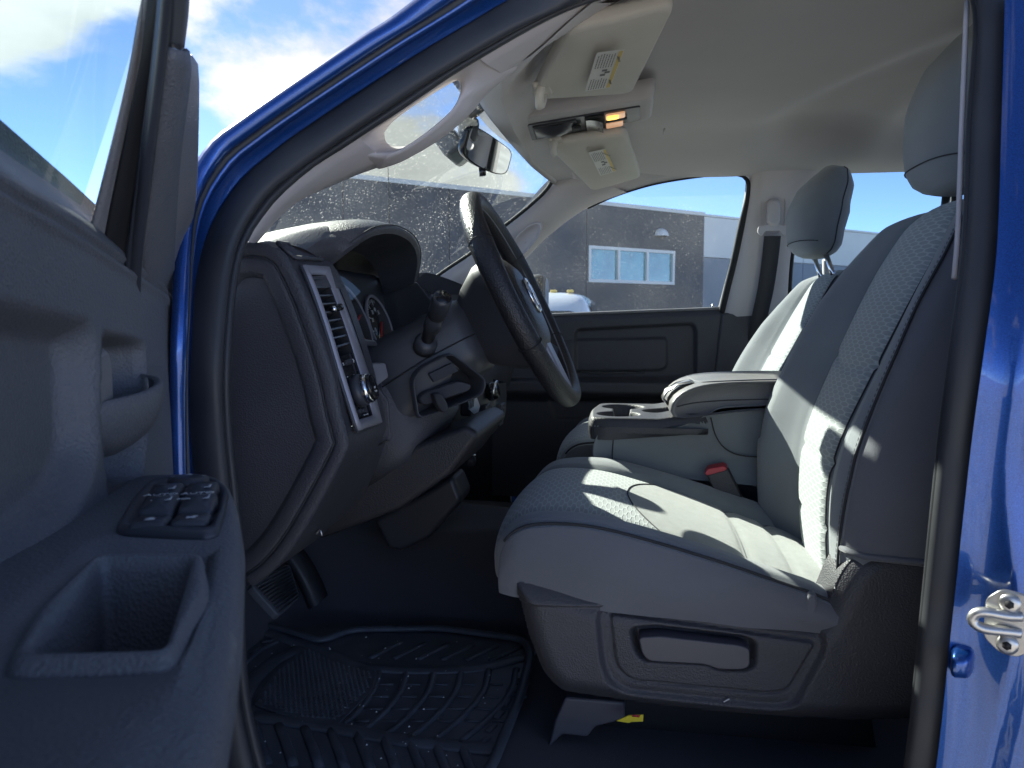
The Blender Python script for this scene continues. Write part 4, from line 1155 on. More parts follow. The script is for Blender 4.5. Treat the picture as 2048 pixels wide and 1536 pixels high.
prism('tilt_lever', rpoly(hl, 0.006, 4), (-0.010, 0.012, 0), 'rubber', tl, bevel=0.003, seg=3)
brk = [at(x, y, 1.12) for x, y in [(782, 885), (860, 850), (905, 835), (900, 870), (840, 905)]]

# centre stack low on the dash, seen under the wheel
cs = part('centre_stack', (-0.30, 1.68, -0.17), 'switch bank and knobs at the foot of the centre dash')
st_l = [at(x, y, 1.585) for x, y in [(958, 768), (952, 800), (946, 850), (930, 888)]]
st_r = [at(x, y, 1.80) for x, y in [(1012, 765), (1013, 800), (1008, 838), (985, 868)]]
sA_, sB_ = smooth3(st_l, st_r, n=20)
rows = ribbon(sA_, sB_, [(-0.12, -0.05), (0.0, 0.0), (0.5, 0.006), (1.0, 0.0), (1.1, -0.04)])
surf('stack_panel', rows, 'satin', cs)


def stk(s, t_, n=0.0):
    i = t_ * 19; k = min(int(i), 18); w = i - k
    a_ = sA_[k] * (1 - w) + sA_[k + 1] * w; b_ = sB_[k] * (1 - w) + sB_[k + 1] * w
    return a_ + (b_ - a_) * s + np.array((0.95, -0.2, 0.25)) * (0.006 + n)


tube('climate_knob', [stk(0.28, 0.16), stk(0.28, 0.16, 0.02)], [0.020, 0.018], 'gloss', cs, n=24)
tube('climate_knob_ring', [stk(0.28, 0.16, 0.015) + 0.020 * np.array((0.2 * math.sin(a), math.cos(a), math.sin(a))) for a in np.linspace(0, 2 * math.pi, 30, endpoint=False)], 0.0025, 'chrome', cs, n=6, closed=True)
for j in range(2):
    for i in range(2):
        c = stk(0.25 + 0.5 * i, 0.45 + 0.22 * j)
        box('stack_button', c, (0.012, 0.055, 0.024), 'satin', cs, bevel=0.003)
        box('button_print', c + np.array((0.0065, -0.001, 0)), (0.001, 0.016, 0.006), 'ink', cs)
prism('lower_stack', [(-0.40, 1.50, -0.20), (-0.36, 1.50, -0.225), (-0.355, 1.50, -0.30), (-0.40, 1.50, -0.345), (-0.55, 1.50, -0.36), (-0.55, 1.50, -0.2)], (0, 0.38, 0), 'satin', cs, bevel=0.012)
for k in range(2):
    c = at(938 + 3 * k, 895 + 28 * k, 1.49)
    tube('power_socket', [c, c + np.array((-0.004, 0.02, 0))], 0.011, 'deep', cs, n=16)
    box('socket_mark', c + np.array((0.008, -0.001, 0.014)), (0.006, 0.001, 0.003), 'white', cs)
knp = part('knee_bolster', (-0.45, 1.4, -0.33), 'dark lower dash panel above the pedals')
prism('bolster', [at(x, y, 1.45) for x, y in [(745, 1040), (850, 985), (905, 950), (925, 1000), (860, 1075), (800, 1104), (775, 1100)]], (0, 0.10, 0), 'satin', knp, bevel=0.012)
prism('bolster_lower', [at(x, y, 1.20) for x, y in [(700, 935), (790, 905), (930, 850), (960, 870), (900, 950), (800, 1020), (640, 1080), (620, 1075)]], (0, 0.28, 0), 'lowerdash', knp, bevel=0.015)

# ------------------------------------------------------------------ floor, tunnel, pedals
FLZ = -0.625
fl = part('cabin_floor', (0.0, 1.69, FLZ), 'black carpeted cabin floor')
nxf, nyf = 60, 60
rows = []
for i in range(nxf):
    x = -0.87 + 2.2 * i / (nxf - 1); row = []
    for j in range(nyf):
        y = 0.90 + 1.62 * j / (nyf - 1)
        z = FLZ + 0.17 * float(sst(np.array(abs(y - YC)), 0.26, 0.12)) + 0.33 * float(sst(np.array(-x), 0.66, 0.88)) + 0.010 * math.sin(9 * x) * math.sin(11 * y)
        row.append(np.array((x, y, z)))
    rows.append(row)
surf('carpet', rows, 'carpet', fl)
br = part('brake_pedal', (-0.5, 1.2, -0.42), 'wide ribbed rubber brake pedal')
B4 = [at(505, 1165, 1.16), at(582, 1128, 1.26), at(606, 1180, 1.26), at(553, 1230, 1.16)]
B4 = [at(500, 1168, 1.14), at(580, 1125, 1.28), at(600, 1195, 1.28), at(558, 1232, 1.14)]
bn = np.cross(B4[1] - B4[0], B4[3] - B4[0]); bn /= np.linalg.norm(bn)
if bn[0] < 0:
    bn = -bn
prism('pad', rpoly(B4, 0.012, 3), bn * -0.014, 'matrubber', br, bevel=0.004)
for k in range(11):
    s = 0.06 + 0.088 * k
    a_ = B4[0] + (B4[3] - B4[0]) * s; b_ = B4[1] + (B4[2] - B4[1]) * s
    tube('pad_rib', [a_ + (b_ - a_) * 0.08 + bn * 0.001, a_ + (b_ - a_) * 0.92 + bn * 0.001], 0.0017, 'rubber', br, n=6)
tube('arm', [0.5 * (B4[0] + B4[1]) - bn * 0.012, 0.5 * (B4[0] + B4[1]) + np.array((-0.12, 0.0, 0.16))], 0.012, 'deep', br, n=8)
ac = part('accelerator_pedal', (-0.52, 1.38, -0.45), 'narrow hanging accelerator pedal')
apx = cr([at(x, y, 1.40) for x, y in [(578, 1100), (600, 1130), (622, 1170), (636, 1205)]], 14)
surf('pedal', [[p + np.array((0.0, -0.028, 0)) for p in apx], [p + np.array((0.010, -0.026, 0.006)) for p in apx], [p + np.array((0.010, 0.026, 0.006)) for p in apx], [p + np.array((0, 0.028, 0)) for p in apx], [p + np.array((-0.012, 0.02, -0.006)) for p in apx], [p + np.array((-0.012, -0.02, -0.006)) for p in apx]], 'rubber', ac, close_v=True)
hk = part('hood_release', (-0.5, 1.15, -0.34), 'small wire clip at the lower dash edge')
tube('clip', cr([at(x, y, 1.0) for x, y in [(632, 1068), (640, 1060), (644, 1072)]], 8), 0.0015, 'steel', hk, n=6)
ps = part('seat_riser', (0.02, 1.1, -0.56), 'grey steel seat riser showing below the seat trim')
prism('riser', [at(x, y, 1.06) for x, y in [(1130, 1395), (1250, 1405), (1250, 1440), (1190, 1455), (1175, 1475), (1125, 1470), (1095, 1500), (1110, 1440)]], (0, 0.05, 0), 'lever', ps, bevel=0.004)

# moulded rubber mat lying on the floor in front of the driver's seat
fm = empty('floor_mat', (-0.45, 1.15, EYE + FLZ), None, 'black rubber floor mat with ribbed tray in front of the driver seat', 'floor mat')
MZ = FLZ + 0.016


def mz(px, py, h=0.0):
    return atz(px, py, MZ + h)


out_px = [(400, 1190), (480, 1240), (600, 1275), (640, 1290), (700, 1265), (880, 1262), (1050, 1285), (1062, 1318), (1040, 1400), (1000, 1500), (975, 1560), (700, 1600), (400, 1560)]
mo = rpoly([mz(x, y) for x, y in out_px], 0.03, 4)
mc = sum(mo) / len(mo)
prism('base_sheet', mo, (0, 0, -0.010), 'matrubber', fm, bevel=0.004)
rimp = [p + np.array((0, 0, 0.006)) for p in mo]
tube('raised_rim', rimp, 0.007, 'matrubber', fm, n=8, closed=True, flat=(0.8, 1.2))


def rib(name, pts, r=0.0045, n=18, flat=(1.0, 1.0)):
    return tube(name, cr([mz(x, y, 0.001) for x, y in pts], n), r, 'matrubber', fm, n=8, flat=(0.5 * flat[0], 1.1 * flat[1]))


rib('dividing_rib', [(485, 1245), (560, 1275), (640, 1300), (700, 1328), (760, 1337), (860, 1340), (960, 1335), (1055, 1312)], 0.009, 30, (0.8, 1.6))
rib('dividing_rib', [(470, 1428), (560, 1440), (680, 1458), (800, 1480), (900, 1490), (1000, 1500)], 0.009, 30, (0.8, 1.6))
# textured heel pad and its bars
hp = [mz(x, y, 0.004) for x, y in [(615, 1292), (700, 1330), (755, 1340), (745, 1380), (675, 1450), (600, 1440), (505, 1408), (550, 1340)]]
prism('heel_pad', rpoly(hp, 0.012, 3), (0, 0, -0.008), 'matrubber', fm, bevel=0.002)
vv, ff = [], []
rng = random.Random(5)
from mathutils.geometry import intersect_point_tri_2d
poly2 = [(p[0], p[1]) for p in hp]
xs_ = [p[0] for p in hp]; ys_ = [p[1] for p in hp]
gx = np.arange(min(xs_), max(xs_), 0.0085); gy = np.arange(min(ys_), max(ys_), 0.0085)
GX, GY = np.meshgrid(gx, gy); GX = GX + (np.arange(GX.shape[0]) % 2)[:, None] * 0.004
ok = sdpoly(GX, GY, poly2) < -0.008
for x, y in zip(GX[ok], GY[ok]):
    n0 = len(vv); h_ = MZ + 0.004
    vv += [(x - 0.003, y - 0.002, h_), (x + 0.003, y - 0.002, h_), (x + 0.003, y + 0.002, h_), (x - 0.003, y + 0.002, h_), (x, y, h_ + 0.003)]
    ff += [(n0, n0 + 1, n0 + 4), (n0 + 1, n0 + 2, n0 + 4), (n0 + 2, n0 + 3, n0 + 4), (n0 + 3, n0, n0 + 4)]
hs_ = mk('heel_pad_studs', vv, ff, 'matrubber', fm, smooth=False); hs_['kind'] = 'stuff'
for a_, b_ in (((610, 1318), (740, 1360)), ((582, 1340), (728, 1382)), ((560, 1362), (712, 1404)), ((540, 1388), (690, 1428))):
    rib('heel_bar', [a_, ((a_[0] + b_[0]) / 2, (a_[1] + b_[1]) / 2 + 2), b_], 0.0045, 8)
for k in range(6):
    x0 = 758 + 55 * k
    rib('cross_rib', [(x0, 1342 - k), (x0 - 12, 1380 + k), (x0 - 45 - 3 * k, 1425 + 3 * k), (x0 - 95 - 6 * k, 1468 + 5 * k)], 0.0055, 16)
    for j in range(4):
        f0 = 0.18 + 0.2 * j
        y0 = 1345 + f0 * 115; x1 = x0 - 70 * f0 ** 2 - 12
        rib('short_rib', [(x1 + 6, y0 + 8 * f0), (x1 + 42, y0 + 2 + 8 * f0)], 0.003, 3)
for k in range(6):
    xx = 1005 + 4 * k * -3.2; yy = 1350 + 26 * k
    rib('edge_block', [(xx + 24, yy), (xx + 46 - k * 3, yy + 3)], 0.008, 4, (0.5, 1.5))
for k in range(7):
    x0 = 740 + 48 * k
    rib('far_tread', [(x0 + 62, 1284 + 2 * k), (x0, 1316 + 1.2 * k)], 0.0055, 5)
for k in range(9):
    x0 = 505 + 52 * k
    rib('near_tread', [(x0, 1444 + 5 * k), (x0 + 18, 1490 + 5 * k), (x0 + 30, 1530 + 3 * k)], 0.007, 6)
for k in range(3):
    rib('dead_pedal_rib', [(486 + 18 * k, 1330 - 22 * k), (530 + 25 * k, 1290 - 8 * k)], 0.006, 5)
rib('heel_arc', [(480, 1420), (500, 1370), (545, 1325), (605, 1296)], 0.009, 14, (0.8, 1.6))

gv, gf = [], []
rng = random.Random(11)
mo2 = [(p[0], p[1]) for p in mo]
while len(gv) < 4 * 90:
    x, y = rng.uniform(-0.75, -0.15), rng.uniform(0.95, 1.45)
    if sdpoly(np.array([x]), np.array([y]), mo2)[0] > -0.03:
        continue
    r_ = rng.uniform(0.0006, 0.0018); n0 = len(gv); z0 = MZ + 0.0035
    gv += [(x - r_, y - r_, z0), (x + r_, y - r_ * 0.4, z0), (x, y + r_, z0), (x, y, z0 + r_ * 1.2)]
    gf += [(n0, n0 + 1, n0 + 3), (n0 + 1, n0 + 2, n0 + 3), (n0 + 2, n0, n0 + 3), (n0, n0 + 2, n0 + 1)]
gr_ = mk('grit', gv, gf, 'paper', None, smooth=False)
tag(gr_, 'pale grit scattered over the black floor mat', 'grit', kind='stuff')
# ------------------------------------------------------------------ seats
def bump1(x, c, w):
    return np.exp(-((x - c) / w) ** 2)


def make_seat(name, yc, dx, dz, label, hdx=0.0, hdz=0.0, hh=0.208, drop=0.0, near_dark=True):
    s_ = part(name, (0.1 + dx, yc, -0.6 + dz), label)
    D = np.array((dx, 0, dz))
    # ---- backrest: sections along the spine
    spine = cr([(0.325, -0.46), (0.304, -0.39), (0.303, -0.30), (0.318, -0.20), (0.349, -0.09), (0.390, 0.02), (0.436, 0.12), (0.480, 0.195)], 90)
    spine = [np.array((p[0], p[1] - drop * float(sst(np.array(p[1]), -0.25, 0.12)))) for p in spine]
    L = 0.69
    rows, uvs = [], []
    for i in range(90):
        s = i / 89
        fn_, ff_ = np.interp(s, [0, 0.3, 0.6, 0.85, 1], [0.33, 0.34, 0.42, 0.54, 0.56]), np.interp(s, [0, 0.3, 0.6, 0.85, 1], [0.34, 0.38, 0.52, 0.62, 0.62])
        q = np.concatenate([np.linspace(-1, -fn_ - 0.01, 13), np.linspace(-fn_ + 0.01, ff_ - 0.01, 25), np.linspace(ff_ + 0.01, 1, 13)])
        p = spine[i]; a_, b_ = spine[max(i - 1, 0)], spine[min(i + 1, 89)]
        tg = (b_ - a_) / np.linalg.norm(b_ - a_); nf = np.array((-tg[1], tg[0]))           # forward normal in X,Z
        hw = np.interp(s, [0, 0.12, 0.35, 0.6, 0.8, 0.92, 1.0], [0.245, 0.262, 0.270, 0.258, 0.225, 0.178, 0.10])
        ins = 0.56 - 0.06 * s
        bol = np.interp(s, [0, 0.15, 0.4, 0.7, 0.92, 1.0], [0.02, 0.056, 0.066, 0.046, 0.018, 0.0])
        aq = np.abs(q)
        ql = np.where(q < 0, fn_, ff_); n = np.where(q < 0, 0.42, 1.0) * bol * sst(aq, ql - 0.03, 0.86) - 0.022 * sst(aq, 0.90, 1.0) ** 1.3
        n = n - 0.007 * bump1(aq, ql, 0.025) + 0.010 * (1 - (aq / 0.55) ** 2) * (aq < ql)
        n = n + 0.012 * np.clip(ff_ - aq, -0.2, 0) * 0
        # cross seams of the insert and a slight lumbar roll
        n = n - (0.005 * bump1(s - 0.035 * (aq / 0.55) ** 2, 0.555, 0.007) + 0.005 * bump1(s, 0.345, 0.007) + 0.004 * bump1(s, 0.20, 0.007)) * (aq < ql + 0.01)
        n = n + 0.012 * bump1(s, 0.35, 0.16) * (aq < 0.8)
        # top and bottom rolls close the pad
        cap_ = 1.0
        if s > 0.90:
            cap_ = math.sqrt(max(0.0, 1 - ((s - 0.90) / 0.10) ** 2))
        if s < 0.07:
            cap_ = math.sqrt(max(0.05, 1 - ((0.07 - s) / 0.07) ** 2))
        T = 0.115
        nn = (n + T / 2) * (0.15 + 0.85 * cap_) - T / 2
        row = [np.array((p[0] + nf[0] * v, yc + y, p[1] + nf[1] * v)) + D for y, v in zip(q * hw, nn)]
        rows.append(row); uvs.append([(y, s * L) for y in q * hw])
    ny = len(q); j0, j1 = 13, 37
    # side and back
    full = []
    for i in range(90):
        s = i / 89; p = spine[i]; a_, b_ = spine[max(i - 1, 0)], spine[min(i + 1, 89)]
        tg = (b_ - a_) / np.linalg.norm(b_ - a_); nf = np.array((-tg[1], tg[0])); cap_ = math.sqrt(max(0.0, 1 - (max(0, s - 0.9) / 0.1) ** 2))
        lf, rt = rows[i][0], rows[i][-1]
        hw = abs(lf[1] - yc)
        def bk(y, v):
            v = (v + 0.0575) * (0.15 + 0.85 * cap_) - 0.0575
            return np.array((p[0] + nf[0] * v, yc + y, p[1] + nf[1] * v)) + D
        full.append(rows[i][j1:] + [bk(hw * 1.005, -0.08), bk(hw, -0.12), bk(hw * 0.85, -0.150), bk(0, -0.155), bk(-hw * 0.85, -0.150), bk(-hw, -0.12), bk(-hw * 1.005, -0.08)] + rows[i][:j0 + 1])
    surf('backrest_bolster', full, 'fabric', s_, cap=False)
    insr = [r[j0:j1 + 1] for r in rows]; insu = [u[j0:j1 + 1] for u in uvs]
    V, Fc = grid(insr)
    mk('backrest_insert', V, Fc, 'hex', s_, uv=[u for r in insu for u in r])
    mk('backrest_cap', full[-1] + rows[-1][j0 + 1:j1], [tuple(range(len(full[-1]) + (j1 - j0 - 1)))], 'fabric', s_)
    mk('backrest_foot', full[0] + rows[0][j0 + 1:j1], [tuple(range(len(full[0]) + (j1 - j0 - 1)))], 'fabric', s_)
    # piping and stitch along the near bolster
    je = 2
    pth = [rows[i][je] + np.array((-0.002, -0.001, 0)) for i in range(8, 84)]
    tube('backrest_piping', pth, 0.0020, 'seam', s_, n=6)
    st_line = [rows[i][je + 1] + np.array((-0.0015, -0.0015, 0.001)) for i in range(10, 82)]
    V, Fc = [], []
    pts = cr(st_line, 150)
    for k in range(0, 148, 2):
        a_, b_ = pts[k], pts[k + 1]; n0 = len(V)
        w_ = np.array((0.0, 0.0009, 0.0005))
        V += [a_ - w_, a_ + w_, b_ + w_, b_ - w_]; Fc.append((n0, n0 + 1, n0 + 2, n0 + 3))
    sk_ = mk('backrest_stitching', V, Fc, 'thread', s_, smooth=False, solid=0.0008); sk_['kind'] = 'stuff'
    tube('insert_seam', [rows[i][j0] + np.array((-0.001, 0, 0)) for i in range(6, 86)], 0.0014, 'seam', s_, n=5)
    tube('insert_seam', [rows[i][j1] + np.array((-0.001, 0, 0)) for i in range(6, 86)], 0.0014, 'seam', s_, n=5)
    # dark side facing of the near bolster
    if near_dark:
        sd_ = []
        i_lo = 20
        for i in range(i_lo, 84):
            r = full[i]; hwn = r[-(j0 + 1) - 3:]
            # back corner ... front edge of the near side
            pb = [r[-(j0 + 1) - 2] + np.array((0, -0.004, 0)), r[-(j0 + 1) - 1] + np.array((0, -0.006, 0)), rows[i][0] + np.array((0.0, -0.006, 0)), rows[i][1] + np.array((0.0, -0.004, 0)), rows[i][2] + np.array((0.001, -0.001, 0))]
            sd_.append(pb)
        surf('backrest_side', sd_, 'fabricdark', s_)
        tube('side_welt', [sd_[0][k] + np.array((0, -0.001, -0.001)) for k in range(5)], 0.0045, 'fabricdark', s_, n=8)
    # ---- cushion: sections from nose to back
    N = 80
    topz = cr([(-0.200, -0.405), (-0.210, -0.380), (-0.200, -0.335), (-0.17, -0.303), (-0.13, -0.290), (-0.06, -0.293), (0.02, -0.312), (0.12, -0.342), (0.22, -0.376), (0.36, -0.42)], N)
    q = np.concatenate([np.linspace(-1, -0.685, 12), np.linspace(-0.665, 0.665, 25), np.linspace(0.685, 1, 12)])
    rows, uvs = [], []
    ln = 0.0
    for i in range(N):
        p = topz[i]; s = i / (N - 1)
        if i:
            ln += np.linalg.norm(topz[i] - topz[i - 1])
        a_, b_ = topz[max(i - 1, 0)], topz[min(i + 1, N - 1)]
        tg = (b_ - a_) / np.linalg.norm(b_ - a_); nf = np.array((-tg[1], tg[0]))
        hw = np.interp(s, [0, 0.18, 0.4, 1], [0.225, 0.250, 0.262, 0.258])
        aq = np.abs(q); bol = np.interp(s, [0, 0.2, 0.4, 0.8, 1], [0.0, 0.004, 0.014, 0.022, 0.012])
        n = bol * sst(aq, 0.62, 0.84) - 0.010 * sst(aq, 0.90, 1.0) ** 1.5 - 0.006 * bump1(aq, 0.67, 0.025) + 0.008 * (1 - (aq / 0.66) ** 2) * (aq < 0.66)
        n = n - (0.006 * bump1(s, 0.71, 0.012) + 0.006 * bump1(s, 0.82, 0.012)) * (aq < 0.68)
        nose = 1 - sst(np.array(s), 0.0, 0.22)
        n = n - 0.020 * nose * sst(aq, 0.5, 1.0)
        row = [np.array((p[0] + nf[0] * v, yc + y, p[1] + nf[1] * v)) + D for y, v in zip(q * hw, n)]
        rows.append(row); uvs.append([(y, ln) for y in q * hw])
    j0, j1 = 12, 36
    full = []
    for i in range(N):
        s = i / (N - 1); lf, rt = rows[i][0], rows[i][-1]
        zb = np.interp(lf[0] - dx, [-0.2, -0.026, 0.243, 0.4], [-0.392, -0.405, -0.418, -0.42]) + dz
        def side_pts(e, sg):
            out = []
            rngw = 0.0042 * math.sin(38 * e[0] + 2) * math.sin(math.pi * min(1, max(0, (s - 0.25) / 0.7)))
            for k in (0.25, 0.55, 0.8, 1.0):
                zz = e[2] + (min(zb, e[2]) - e[2]) * k
                out.append(np.array((e[0], e[1] + sg * (0.010 * math.sin(math.pi * (0.15 + 0.75 * k)) + rngw * math.sin(6 * k + 9 * e[0])), zz)))
            return out
        full.append((side_pts(rt, 1)[::-1]) + rows[i][j1:][::-1] + [None])
        full[-1] = rows[i][j1:] + side_pts(rt, 1)
        full[-1] = (full[-1], side_pts(lf, -1)[::-1] + rows[i][:j0 + 1])
    surf('cushion_bolster', [f[0] for f in full], 'fabric', s_)
    surf('cushion_bolster', [f[1][4:] for f in full], 'fabric', s_)
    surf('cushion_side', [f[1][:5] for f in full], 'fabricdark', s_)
    insr = [r[j0:j1 + 1] for r in rows]; insu = [u[j0:j1 + 1] for u in uvs]
    V, Fc = grid(insr)
    nw_ = len(insr[0]); fr_f, re_f = [], []
    for f_ in Fc:
        i_, j_ = divmod(f_[0], nw_); c_ = (j_ + 0.5) / (nw_ - 1) * 2 - 1
        (fr_f if (i_ + 0.5) / N < 0.42 + 0.09 * c_ * c_ else re_f).append(f_)
    uvl = [u for r in insu for u in r]
    mk('cushion_insert', V, fr_f, 'hex', s_, uv=uvl)
    mk('cushion_insert', V, re_f, 'insertplain', s_, uv=uvl)
    tube('cushion_piping', [rows[i][1] + np.array((0, -0.002, 0.001)) for i in range(12, N - 4)], 0.0022, 'seam', s_, n=6)
    tube('insert_seam', [rows[i][j0] + np.array((0, 0, 0.0006)) for i in range(6, N - 3)], 0.0013, 'seam', s_, n=5)
    tube('insert_seam', [rows[i][j1] + np.array((0, 0, 0.0006)) for i in range(6, N - 3)], 0.0013, 'seam', s_, n=5)
    # curved cross seam near the front of the insert
    sx = []
    for j in range(j0, j1 + 1):
        f = (j - j0) / (j1 - j0) * 2 - 1; fi = N * (0.42 + 0.09 * f * f); i = int(fi); fi -= i
        sx.append(rows[i][j] * (1 - fi) + rows[i + 1][j] * fi + np.array((0, 0, 0.0006)))
    tube('cross_seam', sx, 0.0012, 'seam', s_, n=5)
    # ---- head restraint
    hc = np.array((0.455 + hdx, yc, 0.275 + hdz)) + D * 0
    hc = np.array((0.462 + dx + hdx, yc, 0.275 + dz + hdz))
    up = np.array((0.10, 0, 0.995)); fw = np.array((-0.995, 0, 0.10))
    hr, nk = [], 40
    for i in range(25):
        s = i / 24; z = -0.104 + hh * s
        hw = 0.135 * (1 - 0.10 * (1 - s) ** 2) * (1 - abs(2 * s - 1) ** 4 * 0.24)
        th = 0.066 * np.interp(s, [0, 0.12, 0.5, 0.8, 1.0], [0.62, 0.86, 1.0, 0.86, 0.45])
        off = np.interp(s, [0, 0.3, 0.6, 1.0], [0.0, 0.006, 0.004, -0.014])
        sc2 = 1.0
        if i == 0 or i == 24:
            sc2 = 0.86
        row = []
        for k in range(nk):
            a = 2 * math.pi * k / nk; ca, sa = math.cos(a), math.sin(a)
            ex = 2 / 2.7
            y = hw * sc2 * math.copysign(abs(ca) ** ex, ca); f = th * sc2 * math.copysign(abs(sa) ** ex, sa)
            row.append(hc + up * z + fw * (f + off) + np.array((0, y, 0)))
        hr.append(row)
    rr = [[hc + up * -0.109 + (p - hc - up * -0.104) * 0.7 for p in hr[0]]] + hr + [[hc + up * (hh - 0.097) + (p - hc - up * (hh - 0.104)) * 0.66 for p in hr[-1]], [hc + up * (hh - 0.094) + (p - hc - up * (hh - 0.104)) * 0.2 for p in hr[-1]]]
    surf('headrest', rr, 'fabric', s_, close_u=True, cap=True)
    kk = int(nk * 0.555); k2 = int(nk * 0.945)
    for kq in (kk, k2):
        tube('headrest_seam', [r[kq] + (r[kq] - hc) * 0.004 for r in hr], 0.0013, 'seam', s_, n=5)
    tube('headrest_seam', [p + fw * 0.0005 - up * 0.001 for p in hr[3][1:int(nk * 0.5)]], 0.0011, 'seam', s_, n=5)
    for sy_ in (-0.062, 0.062):
        a_ = hc + np.array((0.002, sy_, -0.095)); b_ = np.array((0.490 + dx, yc + sy_, 0.10 + dz - drop))
        tube('headrest_post', [a_, b_], 0.0065, 'chrome', s_, n=12)
        tube('post_collar', [b_ + (a_ - b_) * 0.26, b_ + (a_ - b_) * 0.36], 0.012, 'satin', s_, n=12)
    return s_


ds = make_seat('driver_seat', 1.30, 0.0, 0.0, 'grey cloth driver seat with hexagon-woven insert', hdx=0.035, hdz=0.026, hh=0.240)
psn = make_seat('passenger_seat', 2.08, 0.02, -0.012, 'grey cloth passenger seat behind the centre armrest', hdx=-0.02, hdz=-0.004, drop=0.048)

# plastic side shield of the driver's seat, with inset panel and height lever
YT = 1.028
tp = [at(x, y, YT) for x, y in [(1028, 1168), (1120, 1185), (1220, 1212), (1430, 1238), (1640, 1258), (1662, 1215), (1685, 1160), (1705, 1130), (1735, 1108), (1790, 1098), (1905, 1092), (1905, 1440), (1850, 1450), (1700, 1452), (1500, 1440), (1350, 1425), (1200, 1405), (1120, 1392), (1085, 1355), (1055, 1280), (1035, 1200)]]
tpl = rpoly(tp, 0.012, 4)
NX, NZ = 230, 130
xs = np.linspace(min(p[0] for p in tp) - 0.002, max(p[0] for p in tp), NX); zs_ = np.linspace(min(p[2] for p in tp) - 0.002, max(p[2] for p in tp) + 0.002, NZ)
X_, Z_ = np.meshgrid(xs, zs_)
poly = [(p[0], p[2]) for p in tpl]
sd = sdpoly(X_, Z_, poly)


def pz(pts, Y=YT):
    return [tuple(at(x, y, Y)[[0, 2]]) for x, y in pts]


dish = [tuple(q) for q in rpoly(pz([(1195, 1222), (1645, 1268), (1650, 1300), (1590, 1412), (1555, 1420), (1260, 1390), (1222, 1370), (1205, 1330)]), 0.016, 4)]
ins_ = [tuple(q) for q in rpoly(pz([(1218, 1231), (1638, 1290), (1580, 1386), (1545, 1394), (1262, 1367), (1236, 1345), (1228, 1322)]), 0.010, 4)]
lev = [tuple(q) for q in rpoly(pz([(1262, 1262), (1310, 1258), (1490, 1280), (1513, 1290), (1512, 1335), (1497, 1345), (1440, 1345), (1415, 1332), (1285, 1325), (1270, 1305)]), 0.008, 4)]
ht = np.zeros_like(X_)
ht += -0.018 * np.clip(1 - (-sd) / 0.030, 0, 1) ** 2                                # rolled outline
ht += -0.010 * (1 - sst(sdpoly(X_, Z_, dish), -0.004, 0.006))                       # dished field
di = sdpoly(X_, Z_, ins_)
ht += -0.004 * np.exp(-(di / 0.0016) ** 2) + 0.003 * (1 - sst(di, -0.003, 0.0))
ht += -0.020 * (1 - sst(sdpoly(X_, Z_, lev), -0.006, 0.004))                        # lever well
ht += 0.006 * sst(Z_, -0.40, -0.395) * sst(-X_, -0.02, 0.03)
Yv = YT - ht
keep = sd < 0.0015
idx = -np.ones(X_.shape, int); V = []
for a_ in range(NZ):
    for c_ in range(NX):
        if keep[a_, c_]:
            idx[a_, c_] = len(V); V.append((X_[a_, c_], Yv[a_, c_], Z_[a_, c_]))
Fc = [(idx[a_, c_], idx[a_, c_ + 1], idx[a_ + 1, c_ + 1], idx[a_ + 1, c_]) for a_ in range(NZ - 1) for c_ in range(NX - 1) if min(idx[a_, c_], idx[a_, c_ + 1], idx[a_ + 1, c_ + 1], idx[a_ + 1, c_]) >= 0]
mk('side_shield', V, Fc, 'dash', ds, label='dark plastic side shield below the cushion')
# its returning edge and inner body so it has thickness
el = [np.array((p[0], YT + 0.017, p[2])) for p in tpl]
surf('shield_edge', [el, [p + np.array((0.0, 0.004, 0)) for p in el], [p * np.array((0.97, 1, 1)) + np.array((0.004, 0.06, 0)) for p in el]], 'dash', ds, close_u=True)
lvp = [(p[0] + 0.003, p[1] - 0.002) for p in lev]
lc = np.mean(np.array(lev), 0)
lvs = [np.array((lc[0] + (x - lc[0]) * 0.90, YT + 0.008, lc[1] + (z - lc[1]) * 0.80 - 0.002)) for x, z in lev]
rows = [[p + np.array((0, 0.016, 0)) for p in lvs], lvs, [np.array((lc[0] + (p[0] - lc[0]) * 0.985, YT - 0.001, lc[1] + (p[2] - lc[1]) * 0.93)) for p in lvs]]
surf('height_lever', rows, 'lever', ds, close_u=True, cap=True, bevel=0.002, label='grey height lever set in the side shield')
box('paint_scuff', at(1453, 1401, YT + 0.006), (0.009, 0.0006, 0.0016), 'alu', ds, rot=np.array([[0.82, 0, -0.57], [0, 1, 0], [0.57, 0, 0.82]]))
prism('seat_base', [(-0.10, 1.12, -0.40), (0.36, 1.12, -0.40), (0.36, 1.12, -0.53), (0.0, 1.12, -0.53)], (0, 0.36, 0), 'deep', ds, bevel=0.01)
for y_ in (1.14, 1.44):
    prism('seat_rail', [(0.0, y_, -0.53), (0.34, y_, -0.53), (0.36, y_, -0.63), (-0.04, y_, -0.63)], (0, 0.03, 0), 'deep', ds, bevel=0.004)
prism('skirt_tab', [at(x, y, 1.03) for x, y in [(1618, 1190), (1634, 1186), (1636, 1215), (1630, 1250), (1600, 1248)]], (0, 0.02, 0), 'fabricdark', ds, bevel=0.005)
tg_ = empty('warning_tag', tuple(at(1265, 1437, 1.0) + np.array((0, 0, EYE))), None, 'yellow tag hanging under the driver seat trim', 'tag')
prism('tag_sheet', [at(x, y, 1.03) for x, y in [(1233, 1442), (1258, 1431), (1287, 1430), (1286, 1443), (1262, 1444), (1258, 1446)]], (0, 0.002, 0), 'yellow', tg_, smooth=False)
box('tag_mark', at(1272, 1432, 1.028), (0.010, 0.0006, 0.003), 'red', tg_)
